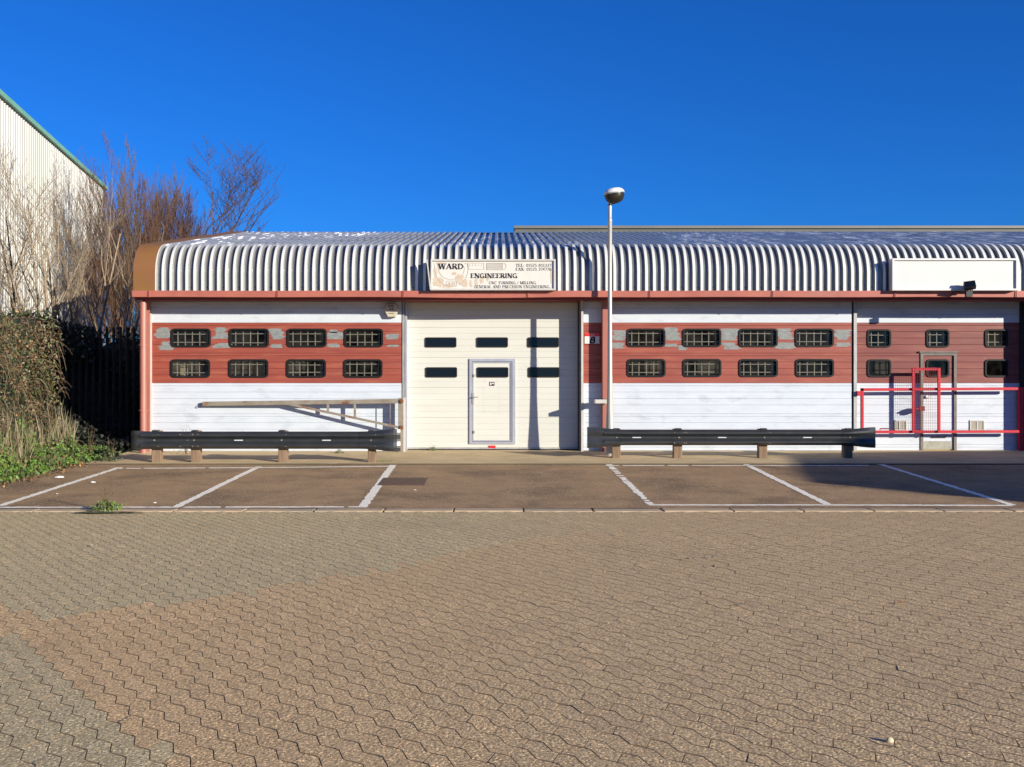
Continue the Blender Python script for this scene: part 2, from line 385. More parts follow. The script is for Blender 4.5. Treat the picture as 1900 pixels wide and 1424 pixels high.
M['paver'] = mat('paving_block', (.50, .48, .45), (1.16, 1.16, 1.16), rough=.9, scale=62, detail=3, lo=.36, hi=.60, c3=(.72, .71, .70), scale3=.55, lo3=.52, hi3=.80,
                 speck=(2.1, 2.1, 2.0), speckscale=80, specklo=.59, bump=1.0, bscale=62, bdist=.010, attr='blockcol')
me.materials.append(M['paver']); me.materials.append(M['sand']); me.polygons.foreach_set('material_index', ([0] + [1] * 8) * (len(fs) // 9)); yp = bpy.data.objects.new('yard_paving', me); COL.objects.link(yp); tag(yp, kind='structure')
strip('yard_bed', [-60, 0, YK], -60, 60, -.011, M['sand'])
# plain paving beyond the modelled blocks
M['paverfar'] = mat('paving_far', (.60, .42, .22), (.53, .37, .19), rough=.9, scale=3, speck=(.5, .4, .3), speckscale=120, bump=.6, bscale=100)
for nm, a in (('yard_left', (-60, -9.55, -60, YK)), ('yard_right', (11.55, 60, -60, YK)), ('yard_near', (-9.55, 11.55, -60, 1.15))):
    b = MB(); x0, x1, y0, y1 = a
    b.quad((x0, y0, gz(y0) - .002), (x1, y0, gz(y0) - .002), (x1, y1, gz(y1) - .002), (x0, y1, gz(y1) - .002)); tag(b.build(nm, M['paverfar']), kind='structure')

# painted bay lines
def paint(name, pts, wd, dz=.009, wob=.012, skips=()):
    b = MB(); P = [gp(*p) for p in pts]
    for (xa, ya), (xb, yb) in zip(P, P[1:]):
        d = Vector((xb - xa, yb - ya)); L = d.length; d.normalize(); nrm = Vector((-d.y, d.x)); n = max(2, int(L / .06)); prev = None
        for i in range(n + 1):
            t = i / n; c = Vector((xa, ya)) + d * L * t
            a = c + nrm * (wd / 2 + random.uniform(-wob, wob)); e = c - nrm * (wd / 2 + random.uniform(-wob, wob))
            cur = ((a.x, a.y, gz(a.y) + dz), (e.x, e.y, gz(e.y) + dz))
            if prev and not (skips and random.random() < skips[0]): b.quad(prev[1], cur[1], cur[0], prev[0])
            prev = cur
    return tag(b.build(name, M['line']), kind='structure')
paint('bay_marking', [(222, 868.5), (0, 940), (-150, 989)][:2], .11)
paint('bay_marking', [(480, 867), (325, 943)], .11)
paint('bay_marking', [(729, 864), (672, 943)], .125)
paint('bay_marking', [(1127, 861), (1208, 938)], .10, wob=.022, skips=(.22,))
paint('bay_marking', [(1380, 861), (1537, 938)], .11)
paint('bay_marking', [(1620, 859), (1880, 939)], .11)
paint('bay_marking', [(214, 870.5), (480, 869), (722, 866.5)], .11, skips=(.05,))
paint('bay_marking', [(1123, 865), (1380, 865), (1612, 864.8)], .10, skips=(.06,))
paint('bay_marking', [(-160, 943.2), (325, 942.6), (680, 942)], .10, skips=(.03,), wob=.02)
paint('bay_marking', [(1204, 938.5), (1537, 938.5), (1878, 939.5)], .10)

# drain grate
def grate():
    (xa, yb), (xb, ya) = gp(712, 888), gp(785, 902)
    x0 = gp(700, 902)[0]; x1 = gp(787, 902)[0]
    t = thing('drain_grate', 'rusty slotted iron drain grate set in the brown tarmac beside the white bay line', 'drain grate', (x0, ya, gz(ya)))
    b = MB(); z = lambda y: gz(y) + .012
    def bx(xa_, xb_, y0_, y1_):
        b.quad((xa_, y0_, z(y0_)), (xb_, y0_, z(y0_)), (xb_, y1_, z(y1_)), (xa_, y1_, z(y1_)))
        b.quad((xa_, y0_, z(y0_) - .02), (xb_, y0_, z(y0_) - .02), (xb_, y0_, z(y0_)), (xa_, y0_, z(y0_)))
        b.quad((xa_, y0_, z(y0_) - .02), (xa_, y0_, z(y0_)), (xa_, y1_, z(y1_)), (xa_, y1_, z(y1_) - .02))
        b.quad((xb_, y0_, z(y0_) - .02), (xb_, y0_, z(y0_)), (xb_, y1_, z(y1_)), (xb_, y1_, z(y1_) - .02))
    bx(x0, x1, ya, ya + .04); bx(x0, x1, yb - .04, yb); bx(x0, x0 + .035, ya + .04, yb - .04); bx(x1 - .035, x1, ya + .04, yb - .04)
    b.build('grate_frame', M['iron'], t)
    b = MB(); n = 12
    for i in range(n):
        c = x0 + .035 + (x1 - x0 - .07) * (i + .5) / n; bx(c - .026, c + .026, ya + .042, yb - .042)
    b.build('bars', M['iron'], t)
    b = MB(); b.quad((x0, ya, gz(ya) + .0065), (x1, ya, gz(ya) + .0065), (x1, yb, gz(yb) + .0065), (x0, yb, gz(yb) + .0065)); b.build('pit', M['dark_gap'], t)
grate()

# ------------------------------------------------------------------ the industrial units
DW, DC, DG = 21.4, 21.17, 20.43
D3 = 21.35                                             # the right-hand unit sits a little deeper
XR = 14.6                                              # where the terrace is cut off to the right (outside the frame)
UNIT = thing('industrial_units', 'long low industrial terrace with curved corrugated roof, red and white cladding and cream roller door', 'building', (0, DC, .3))
ROOF_Y0 = 20.9 - DC; LEFT_X0 = X(700, 24)
M['roof'] = roofmat(); M['valley_shaded'] = roofmat(.27); M['flank_shaded'] = roofmat(.50)  # rib troughs and sides get darker copies, shade painted into the metal
zl = lambda py: Z(py, DC)
ZT = Z(558, DC)                                        # top of cladding, hidden under the soffit
mods = [(543, 599), (599, 655.5), (655.5, 711.2), (711.2, 768), (768, 825), (825, 882)]
grooves = []
for a, b_ in mods:
    for off in (0, 5, 16.5, 28.5, 40.5): grooves.append(zl(a + off))
def cladding(name, x0, x1, holes, bottom, top, y=DC, patches=None, deep=.010, gro=None, colfn=None, mats=None, parent=UNIT, zlf=None):
    gro = grooves if gro is None else gro
    zs = {bottom: 0, top: 0}
    for g in gro:
        if bottom + .01 < g < top - .01:
            zs[g - .006] = 0; zs[g - .002] = deep; zs[g + .003] = 0
    for hx0, hx1, hz0, hz1 in holes:
        for z in (hz0, hz1): zs.setdefault(z, 0)
    zlf = zlf or zl; zr, zw = zlf(599), zlf(711.2)
    for z in (zr, zw):
        if bottom < z < top: zs.setdefault(z, 0)
    xs = sorted({x0, x1} | {h[0] for h in holes} | {h[1] for h in holes})
    Zs = sorted(zs); b = MB()
    for za, zb in zip(Zs, Zs[1:]):
        for xa, xb in zip(xs, xs[1:]):
            cx, cz = (xa + xb) / 2, (za + zb) / 2
            if any(h[0] < cx < h[1] and h[2] < cz < h[3] for h in holes): continue
            mi = (1 if zw < cz < zr else 0) if colfn is None else colfn(cx, cz)
            b.quad((xa, y + zs[za], za), (xb, y + zs[za], za), (xb, y + zs[zb], zb), (xa, y + zs[zb], zb), m=mi)
    for hx0, hx1, hz0, hz1 in holes:                   # reveals
        r = .06
        b.quad((hx0, y, hz0), (hx0, y + r, hz0), (hx0, y + r, hz1), (hx0, y, hz1)); b.quad((hx1, y, hz0), (hx1, y, hz1), (hx1, y + r, hz1), (hx1, y + r, hz0))
        b.quad((hx0, y, hz0), (hx1, y, hz0), (hx1, y + r, hz0), (hx0, y + r, hz0)); b.quad((hx0, y, hz1), (hx0, y + r, hz1), (hx1, y + r, hz1), (hx1, y, hz1))
    for cx0, cx1, pz0, pz1, seed in (patches or []):   # scraped bare patches in the paint, jagged edged
        rr = random.Random(seed); n = max(6, int((pz1 - pz0) / .0045)); a = rr.uniform(.02, .08); e = rr.uniform(.02, .08); prev = None
        for i in range(n + 1):
            t = i / n; z = pz0 + (pz1 - pz0) * t; edge = .05 * abs(2 * t - 1) ** 5 + .05 * max(0, math.sin(i * 1.3 + seed))
            a += rr.uniform(-.04, .04); e += rr.uniform(-.04, .04); a = min(max(a, -.04), .18); e = min(max(e, -.04), .18)
            cur = (cx0 + (a + edge) * (cx1 - cx0) * 1.6, cx1 - (e + edge) * (cx1 - cx0) * 1.6, z)
            if prev and cur[1] > cur[0]: b.quad((prev[0], y - .0025, prev[2]), (prev[1], y - .0025, prev[2]), (cur[1], y - .0025, cur[2]), (cur[0], y - .0025, cur[2]), m=2)
            prev = cur
    return b.build(name, mats or [M['white'], M['red'], M['bare']], parent)

def ring(b, outer, inner, y0, y1, m=0):                # frame between two outlines, from y0 (front) to y1
    n = len(outer)
    for i in range(n):
        j = (i + 1) % n
        (a, b1), (c, d), (e, f), (g, h) = outer[i], outer[j], inner[i], inner[j]
        b.quad((a, y0, b1), (c, y0, d), (g, y0, h), (e, y0, f), m=m)
        b.quad((a, y0, b1), (a, y1, b1), (c, y1, d), (c, y0, d), m=m); b.quad((e, y0, f), (g, y0, h), (g, y1, h), (e, y1, f), m=m)
def window(px0, px1, py0, py1, y, name='window', grille=5, rows=2, r=.075, fw=.034, glass=None, parent=UNIT, extra=0, dim=False):
    x0, x1, z1, z0 = X(px0, y), X(px1, y), Z(py0, y), Z(py1, y)
    b = MB(); o = rrect(x0, x1, z0, z1, r); i = rrect(x0 + fw, x1 - fw, z0 + fw, z1 - fw, r * .62)
    ring(b, o, i, y - .022, y + .05); fr = b.build(name, M['black_frame'], parent)
    b = MB(); b.quad(*[(p[0], y + .02, p[1]) for p in i]); b.build('pane', glass or M['glass'], fr)
    if grille:
        b = MB(); yy = y + .075
        for k in range(grille):
            xx = x0 + (x1 - x0) * (k + .75 + random.uniform(-.04, .04)) / (grille + .35)
            b.obox((xx, yy, z0 - .02), (xx + random.uniform(-.006, .006), yy, z1 + .02), .017, .012)
        for k in range(rows):
            zz = z0 + (z1 - z0) * ((.27, .72)[k] if rows == 2 else .74) + random.uniform(-.012, .012)
            b.obox((x0 - .02, yy - .013, zz), (x1 + .02, yy - .013, zz + random.uniform(-.006, .006)), .012, .015)
        b.build('grille', M['bar'], fr)
    return (x0 + .024, x1 - .024, z0 + .024, z1 - .024)
rA, rB = (610, 644.8), (667, 701.2)
LW = [(317.4, 391.2), (425.4, 499.2), (532.5, 606.3), (638.8, 711)]
RW = [(1163, 1234.3), (1266.5, 1337.7), (1370.6, 1442.7), (1475.4, 1546.6)]
TW = [(1609, 1653), (1718.4, 1761), (1827, 1869.6)]
hl = [window(a, b_, *rA, DC) for a, b_ in LW] + [window(a - .9, b_ - 1.2, *rB, DC, rows=(2, 1, 2, 2)[i]) for i, (a, b_) in enumerate(LW)]
hr = [window(a, b_, 610, 644.3, DC) for a, b_ in RW] + [window(a + .5, b_ + .5, 666.3, 700, DC) for a, b_ in RW]
ht = [window(a, b_, 611.3, 645.2, D3, grille=3) for a, b_ in TW] + [window(a, b_, 667, 700.3, D3, grille=0, r=.075) for a, b_ in (TW[0], TW[2])]
XL = X(281.5, DC)
def px_patch(p0, p1, q0, q1, seed): return (X(p0, DC), X(p1, DC), zl(q1), zl(q0), seed)
pl = [px_patch(285, 318, 608, 628, 1), px_patch(288, 326, 634, 650, 2), px_patch(389, 427, 608, 629, 3), px_patch(391, 430, 637, 646, 4),
      px_patch(498, 533, 610, 630, 5), px_patch(500, 530, 639, 646, 6), px_patch(607, 637, 616, 630, 7), px_patch(611, 630, 612, 618, 71), px_patch(608, 634, 638, 645, 8), px_patch(716, 741, 620, 630, 9), px_patch(712, 742, 640, 644, 10)]
pr = [px_patch(1134, 1164, 613, 632, 11), px_patch(1133, 1162, 636, 647, 12), px_patch(1233, 1268, 608, 632, 13), px_patch(1232, 1262, 638, 644, 14), px_patch(1252, 1274, 641, 650, 15),
      px_patch(1337, 1372, 610, 632, 16), px_patch(1333, 1378, 636, 649, 17), px_patch(1442, 1476, 610, 630, 18), px_patch(1438, 1478, 636, 648, 19), px_patch(1546, 1581, 612, 631, 20), px_patch(1549, 1578, 636, 644, 21)]
cladding('wall', XL, X(745, DC), hl, gz(DC) + .012, ZT, patches=pl)
cladding('wall', X(1082.6, DC), X(1118, DC), [], gz(DC) + .03, ZT)
cladding('wall', X(1125, DC), X(1580.5, DC), hr, gz(DC) + .03, ZT, patches=pr)
z3 = lambda py: Z(py, D3)
g3 = [z3(a + off) for a, b_ in mods for off in (0, 5, 16.5, 28.5, 40.5)]
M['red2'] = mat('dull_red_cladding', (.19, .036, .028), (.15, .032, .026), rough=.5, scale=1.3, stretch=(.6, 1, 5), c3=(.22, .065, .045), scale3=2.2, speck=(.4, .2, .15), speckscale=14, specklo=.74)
DX0, DX1 = X(1707.5, D3), X(1774.5, D3)
dtop, dbot = z3(655), z3(834.5)
ht.append((DX0, DX1, gz(D3) - .1, dtop))
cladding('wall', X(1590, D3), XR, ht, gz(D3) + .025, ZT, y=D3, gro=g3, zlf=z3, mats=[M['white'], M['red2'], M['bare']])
b = MB()                                                # plinth strip below the panels
b.box(XL, X(745, DC), DC + .03, DC + .09, gz(DC) - .05, gz(DC) + .05); b.build('plinth', M['concrete'], UNIT); b = MB(); b.box(X(1125, DC), X(1584, DC), DC + .03, DC + .09, gz(DC) - .05, gz(DC) + .05); b.build('plinth', M['concrete'], UNIT); b = MB(); b.box(X(1590, D3), XR, D3 + .03, D3 + .09, gz(D3) - .05, gz(D3) + .05)
b.build('plinth', M['concrete'], UNIT)

# personnel door of the right-hand unit
b = MB(); fwd = .055
b.box(DX0, DX0 + fwd, D3 - .02, D3 + .05, gz(D3) + .023, dtop); b.box(DX1 - fwd, DX1, D3 - .02, D3 + .05, gz(D3) + .023, dtop)
b.box(DX0 + fwd, DX1 - fwd, D3 - .018, D3 + .05, dtop - fwd, dtop); b.box(DX0 - .03, DX1 + .03, D3 - .045, D3 - .003, dtop, dtop + .03)
M['dframe'] = mat('dull_brown_grey_frame', (.17, .15, .13), (.12, .10, .09), rough=.6, scale=8)
pd = b.build('door_frame', M['dframe'], UNIT)
pw = window(*TW[1], 667, 700.3, D3 + .012, grille=0, parent=UNIT)
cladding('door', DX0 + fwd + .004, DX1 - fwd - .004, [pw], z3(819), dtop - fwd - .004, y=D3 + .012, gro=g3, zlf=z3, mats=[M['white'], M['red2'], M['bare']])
door3 = UNIT.children[-1]
b = MB(); b.box(DX0 + fwd + .004, DX1 - fwd - .004, D3 + .008, D3 + .03, z3(834) , z3(819)); b.build('kick_plate', M['kick'], door3)
b = MB(); b.lathe((X(1718, D3), D3 - .01, z3(737) - .03), [(0, 0), (.03, .005), (.036, .03), (.03, .055), (0, .06)], 12); b.box(X(1716, D3), X(1727, D3), D3 - .05, D3 - .03, z3(738.5), z3(736)); b.build('handle', M['frame_alu'], door3, smooth=False)
b = MB(); b.box(X(1728.5, D3), X(1755, D3), D3 - .01, D3 + .01, z3(813), z3(810.5)); b.build('letter_slot', M['blackmetal'], door3)
# vents
for pa, pb in ((1655, 1682), (1799, 1826)):
    x0, x1, z0, z1 = X(pa, D3), X(pb, D3), z3(800), z3(780)
    b = MB(); ring(b, [(x0, z0), (x1, z0), (x1, z1), (x0, z1)], [(x0 + .022, z0 + .022), (x1 - .022, z0 + .022), (x1 - .022, z1 - .022), (x0 + .022, z1 - .022)], D3 - .02, D3)
    xm = (x0 + x1) / 2; b.box(xm - .012, xm + .012, D3 - .019, D3 - .002, z0 + .022, z1 - .022); vf = b.build('air_vent', M['signframe'], UNIT)
    b = MB(); n = 9
    for k in range(n):
        za = z0 + .022 + (z1 - z0 - .044) * k / n; zb = za + (z1 - z0 - .044) / n
        for a, c in ((x0 + .022, xm - .012), (xm + .012, x1 - .022)): b.quad((a, D3 - .014, za), (c, D3 - .014, za), (c, D3 - .003, zb), (a, D3 - .003, zb))
    b.build('louvres', M['vent'], vf)

# dark interior behind the glass
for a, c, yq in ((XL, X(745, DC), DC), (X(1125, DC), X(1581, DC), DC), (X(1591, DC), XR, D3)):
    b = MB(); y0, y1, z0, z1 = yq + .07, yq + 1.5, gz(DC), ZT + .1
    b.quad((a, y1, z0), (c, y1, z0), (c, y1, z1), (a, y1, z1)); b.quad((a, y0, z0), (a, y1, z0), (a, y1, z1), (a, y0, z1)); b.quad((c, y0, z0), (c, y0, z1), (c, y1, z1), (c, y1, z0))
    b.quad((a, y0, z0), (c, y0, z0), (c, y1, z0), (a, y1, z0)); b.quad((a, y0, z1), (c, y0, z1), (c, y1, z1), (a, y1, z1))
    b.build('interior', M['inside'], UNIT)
# board leaning inside one window
b = MB(); b.box(X(329, DC), X(343, DC), DC + .20, DC + .22, zl(701), zl(668)); b.build('inner_board', M['lf_tan'], UNIT)

# roller door (sectional)
dz = lambda py: Z(py, DW)
dg = []
for k in range(-1, 6):
    z0 = dz(608 + 55.6 * (k - 0))
    for j in range(5): dg.append(dz(608 + 55.6 * k + 11.1 * j))
DX = lambda px: X(px, DW)
WK = (DX(871), DX(956.4), dz(824), dz(666))
cladding('roller_door', DX(753), DX(1075), [(WK[0], WK[1], WK[2], WK[3])], dz(830.5), dz(556), y=DW, gro=dg, deep=.005, colfn=lambda x, z: 0, mats=[M['cream']])
RD = UNIT.children[-1]
b = MB()                                                # darker joints between the sections
for k in range(6):
    z = dz(608 + 55.6 * k)
    for a, c in ((DX(753), WK[0]), (WK[1], DX(1075))) if WK[2] < z < WK[3] else ((DX(753), DX(1075)),): b.box(a, c, DW - .001, DW + .008, z - .0035, z + .0005)
b.build('section_joint', M['vent'], RD)
for i, (a, c) in enumerate(((788.8, 847), (978.8, 1036.9), (884.3, 942.5))):
    window(a, c, 626.4, 645, DW, grille=0, r=.03, fw=.028, glass=M['glassdark'], parent=RD, name='door_window') if False else None
def dwin(a, c, q0, q1, y, par):
    x0, x1, z1, z0 = X(a, y), X(c, y), Z(q0, y), Z(q1, y); b = MB()
    o = rrect(x0, x1, z0, z1, .03); i = rrect(x0 + .026, x1 - .026, z0 + .026, z1 - .026, .018)
    ring(b, o, i, y - .02, y + .004, m=0); b.quad(*[(p[0], y - .008, p[1]) for p in i], m=1)
    return b.build('door_window', [M['black_frame'], M['glassdark']], par)
for a, c in ((788.8, 847), (884.3, 942.5), (978.8, 1036.9)): dwin(a, c, 626.4, 645, DW, RD)
for a, c in ((789.7, 848.2), (980, 1038)): dwin(a, c, 681.8, 700.7, DW, RD)
b = MB(); b.box(DX(754), DX(1074), DW - .012, DW + .02, dz(833.5), dz(830.7)); b.build('bottom_rail', M['grey_steel'], RD)
b = MB(); b.box(DX(754), DX(1074), DW - .005, DW + .03, dz(838), dz(833.6)); b.build('rubber_seal', M['dark_gap'], RD)
b = MB(); b.box(DX(907), DX(919.5), DW - .018, DW - .013, dz(831.8), dz(827)); b.build('red_sticker', M['signred'], RD)
# wicket door
b = MB(); WI = (DX(878.5), DX(947.3), dz(817.5), dz(673.8))
ring(b, [(WK[0], WK[2]), (WK[1], WK[2]), (WK[1], WK[3]), (WK[0], WK[3])], [(WI[0] - .025, WI[2] - .03), (WI[1] + .035, WI[2] - .03), (WI[1] + .035, WI[3] + .03), (WI[0] - .025, WI[3] + .03)], DW - .03, DW + .02)
wf = b.build('wicket_frame', M['frame_alu'], UNIT)
b = MB(); ring(b, [(WI[0] - .02, WI[2] - .022), (WI[1] + .022, WI[2] - .022), (WI[1] + .022, WI[3] + .022), (WI[0] - .02, WI[3] + .022)], [(WI[0], WI[2]), (WI[1], WI[2]), (WI[1], WI[3]), (WI[0], WI[3])], DW - .018, DW + .02)
b.build('leaf_edge', M['frame_alu'], wf)
cladding('wicket_door', WI[0] + .002, WI[1] - .002, [], WI[2] + .002, WI[3] - .002, y=DW, gro=dg, deep=.005, colfn=lambda x, z: 0, mats=[M['cream']])
WD = UNIT.children[-1]
dwin(885, 943.3, 681.8, 700.7, DW, WD)
b = MB()
hx = DX(878); b.box(hx - .018, hx + .018, DW - .045, DW - .02, dz(750), dz(729.5)); b.tube([(hx - .01, DW - .08, dz(737.5)), (hx + .10, DW - .08, dz(737.2))], .011, 8); b.tube([(hx, DW - .04, dz(737.5)), (hx, DW - .08, dz(737.5))], .012, 8)
b.build('handle', M['grey_steel'], WD)
for py in (697.5, 802):
    b = MB(); b.lathe((DX(879), DW - .03, dz(py) - .03), [(0, 0), (.02, .004), (.025, .03), (.02, .056), (0, .06)], 10); b.build('lock_bolt', M['armgrey'], WD)
b = MB(); b.box(DX(908), DX(917.6), DW - .006, DW - .001, dz(716.2), dz(709)); b.quad((DX(909.3), DW - .008, dz(714.8)), (DX(912), DW - .008, dz(714.8)), (DX(912), DW - .008, dz(710.4)), (DX(909.3), DW - .008, dz(710.4)), m=1); b.quad((DX(913), DW - .008, dz(712.8)), (DX(916.6), DW - .008, dz(713.3)), (DX(916.4), DW - .008, dz(710.4)), (DX(913), DW - .008, dz(710.6)), m=1)
b.build('notice_sticker', [M['plum'], M['blank']], WD)
# faint outline left by a removed notice
b = MB(); M['smudge'] = mat('grey_smudge', (.50, .50, .45), (.58, .57, .51), rough=.6, scale=25)
for (a, q, c, q2) in ((897, 719, 898, 766), (926, 719, 927, 764), (889, 764, 934, 765.6), (899, 703, 900, 712), (923, 703, 924, 712), (888, 704, 896, 705.2), (893, 718.6, 936, 719.6)):
    b.quad((DX(a), DW - .0015, dz(q2)), (DX(c), DW - .0015, dz(q2)), (DX(c), DW - .0015, dz(q)), (DX(a), DW - .0015, dz(q)))
b.build('old_notice_mark', M['smudge'], WD)

# door jambs / tracks: reveal walls and uprights
def upright(px0, px1, y0, y1, m, top=ZT + .05, name='jamb', base=None):
    b = MB(); b.box(X(px0, y0), X(px1, y0), y0, y1, base if base is not None else gz(y0) + .01, top); return b.build(name, m, UNIT)
upright(746.5, 750.5, DC + .01, DW + .05, M['grey_steel']); upright(752, 755.2, DC + .06, DW + .05, M['frame_alu']); upright(750.6, 751.9, DC + .08, DW + .05, M['dark_gap'])
upright(1074.6, 1078.5, DC + .05, DW + .05, M['armgrey']); upright(1078.6, 1082.4, 21.04, DW + .05, M['signframe']); upright(1072.5, 1074.5, DC + .12, DW - .01, M['dark_gap'])
upright(1580.6, 1584.2, DC + .03, DC + .08, M['dark_gap']); upright(1584.3, 1590, DC - .03, D3 + .08, M['grey_steel'])
upright(278.5, 281.4, DC - .02, DC + .08, M['signframe'])
# red steel columns
def column(p0, p1, y0, y1):
    b = MB(); x0, x1 = X(p0, y0), X(p1, y0); b.box(x0, x1, y0, y0 + .012, gz(y0) + .02, ZT + .08); b.box(x0, x1, y1 - .012, y1, gz(y0) + .02, ZT + .08); xm = (x0 + x1) / 2; b.box(xm - .005, xm + .005, y0 + .012, y1 - .012, gz(y0) + .02, ZT + .08)
    b.box(x0 - .002, x0 + .02, y0 + .012, y1 - .012, gz(y0) + .02, ZT + .08)
    return b.build('column', M['pipe'], UNIT)
column(1118.3, 1128, 20.95, 21.165); column(1924, 1935, 20.95, 21.345); upright(1893, 1901, D3 - .04, D3 - .005, M['dark_gap']); column(269.5, 277.8, 21.0, 21.19)
b = MB(); pxp = X(263, 20.62)
b.tube([(pxp, 20.70, gz(20.7)), (pxp, 20.70, 3.30)], .062, 16)
for py in (640, 761): b.lathe((pxp, 20.70, Z(py + 3, 20.7)), [(.062, 0), (.074, .004), (.074, .036), (.062, .04)], 16); b.box(pxp - .095, pxp + .095, 20.70, 20.74, Z(py + 1.4, 20.7), Z(py - .2, 20.7))
b.build('downpipe', M['pipe'], UNIT, smooth=False)

# gutter with joint brackets
b = MB(); g0, g1 = X(245, DG), XR; zt, zb = 3.488, 3.366
n = 60
prev = None
for i in range(n + 1):
    xx = g0 + (g1 - g0) * i / n; px = CX + xx / DG * F
    sag = -.014 * math.sin(math.pi * min(max((px - 770) / 290, 0), 1)) + .003 * math.sin(xx * 1.7)
    cur = [(xx, DG, zb + sag), (xx, DG - .006, zt + sag), (xx, DG + .10, zt + sag), (xx, DG + .14, zb + sag)]
    if prev:
        for k in range(4): b.quad(prev[k], cur[k], cur[(k + 1) % 4], prev[(k + 1) % 4])
    else: b.quad(*cur)
    prev = cur
b.build('gutter', M['gutter'], UNIT)
for k, px in enumerate((278, 516, 749.5, 980.5, 1206.5, 1434.5, 1661.5, 1886, 2112)):
    xx = X(px, DG); b = MB(); b.box(xx - .008, xx + .008, DG - .022, DG + .004, zb - .004, zt + .004); b.box(xx - .036, xx - .009, DG - .012, DG + .002, zb, zt)
    for q in (.2, .5, .8): b.box(xx - .034, xx - .018, DG - .02, DG - .012, zb + (zt - zb) * q - .007, zb + (zt - zb) * q + .007, m=1)
    b.build('gutter_bracket', [M['gutter'], M['soffit']], UNIT)
b = MB(); b.quad((g0, DG + .02, zb - .004), (g1, DG + .02, zb - .004), (g1, DC + .05, ZT - .02), (g0, DC + .05, ZT - .02))
b.quad((DX(750), DC + .05, ZT - .02), (DX(1080), DC + .05, ZT - .02), (DX(1080), DW + .05, Z(562, DW)), (DX(750), DW + .05, Z(562, DW)))
b.box(g0, g1, DG + .141, DG + .16, zb - .05, zt - .1)
b.build('soffit', M['soffit'], UNIT)
# roof: one rib profile swept along the curved eave and up the slope
XA, XB = X(283.5, DG), XR; pitch = .1545
path = [(DG + .10, 3.45), (DG + .10, 3.62), (DG + .10, 3.80)]
yc, zc, RR = DG + .10, 3.83, .60
NC = 26
for k in range(NC + 1):
    a = (math.pi / 2 - R(10.5)) * k / NC; path.append((yc + RR * (1 - math.cos(a)), zc + RR * math.sin(a)))
ye, ze = path[-1]
DR = 28.0
for k in range(1, 9): path.append((ye + (DR - ye) * k / 8, ze + (DR - ye) * k / 8 * math.tan(R(10.5))))
zr_ = path[-1][1]
nr = int((XB - XA) / pitch); prof = []
for i in range(nr + 1):
    x0 = XA + i * pitch; prof += [(x0, 1), (x0 + .052, 1), (x0 + .064, 0), (x0 + .142, 0)]
verts = []; faces = []
for pi, (y, z) in enumerate(path):
    a = path[max(pi - 1, 0)]; c = path[min(pi + 1, len(path) - 1)]; t = Vector((c[0] - a[0], c[1] - a[1])).normalized(); nrm = (-t.y, t.x)
    cr = .0045 if (4 < pi < NC + 1 and pi % 2) else 0
    for x, h in prof:
        d = (.052 - cr * 1.0) * h - cr * .4 * (1 - h); verts.append((x, y + nrm[0] * d, z + nrm[1] * d))
m_n = len(prof)
for pi in range(len(path) - 1):
    for k in range(m_n - 1): faces.append((pi * m_n + k, pi * m_n + k + 1, (pi + 1) * m_n + k + 1, (pi + 1) * m_n + k))
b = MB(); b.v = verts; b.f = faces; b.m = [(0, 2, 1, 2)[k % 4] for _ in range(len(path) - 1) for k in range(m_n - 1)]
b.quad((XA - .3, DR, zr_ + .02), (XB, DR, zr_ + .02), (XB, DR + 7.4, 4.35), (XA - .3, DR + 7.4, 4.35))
rf = b.build('roof', [M['roof'], M['valley_shaded'], M['flank_shaded']], UNIT)
for i in range(0, nr, 2):
    b = MB()
    x = XA + i * pitch + .105; b.lathe((x, DG + .10, 3.56), [(0, -.011), (.011, -.008), (.013, 0), (.011, .008), (0, .011)], 6); b.build('screw', M['dark_gap'], rf)

# verge flashing
b = MB(); xa, xb = X(245.5, DG), XA + .03; prev = None
for pi, (y, z) in enumerate(path):
    a = path[max(pi - 1, 0)]; c = path[min(pi + 1, len(path) - 1)]; t = Vector((c[0] - a[0], c[1] - a[1])).normalized(); n_ = (-t.y, t.x); d = .055
    cur = [(xb, y + n_[0] * .03, z + n_[1] * .03), (xb, y + n_[0] * d, z + n_[1] * d), (xa, y + n_[0] * d, z + n_[1] * d), (xa, y - n_[0] * .22, z - n_[1] * .22)]
    if prev:
        for k in range(3): b.quad(prev[k], cur[k], cur[k + 1], prev[k + 1])
    prev = cur
b.build('verge_flashing', M['rust'], UNIT, smooth=False)
b = MB()
xs_ = xa + .04
b.quad((xs_, DC, .2), (xs_, DC, 3.4), (xs_, DR, 5.5), (xs_, DR + 7.4, 4.3), (xs_, DR + 7.4, .2)); b.quad((xs_, DG + .14, 3.37), (xs_, DG + .14, 3.8), (xs_, ye, ze - .1), (xs_, DR, zr_ - .1), (xs_, DC, 3.37))
b.quad((xs_, DR + 7.4, .2), (XR, DR + 7.4, .2), (XR, DR + 7.4, 4.35), (xs_, DR + 7.4, 4.35)); b.quad((XR, DC, .2), (XR, DC, 3.4), (XR, DR, 5.6), (XR, DR + 7.4, 4.3), (XR, DR + 7.4, .2))
b.quad((xs_, DC + .001, .2), (XL, DC + .001, .2), (XL, DC + .001, 3.4), (xs_, DC + .001, 3.4))
b.build('side_wall', M['postred'], UNIT)

# ------------------------------------------------------------------ building behind: grey parapet
bx0 = X(955, 30)
rb = thing('rear_unit', 'flat topped building behind the corrugated roof, only its long grey parapet showing', 'building', (bx0, 30, .3))
b = MB(); b.box(bx0, 24, 30, 42, .3, Z(424.5, 30)); b.build('wall', M['greyroof'], rb)
b = MB(); b.box(bx0 - .02, 24, 29.94, 42.1, Z(424.4, 30), Z(419.5, 30)); 
b.build('parapet_cap', mat('parapet_cap_metal', (.14, .14, .12), (.17, .17, .145), rough=.5, scale=.5), rb)

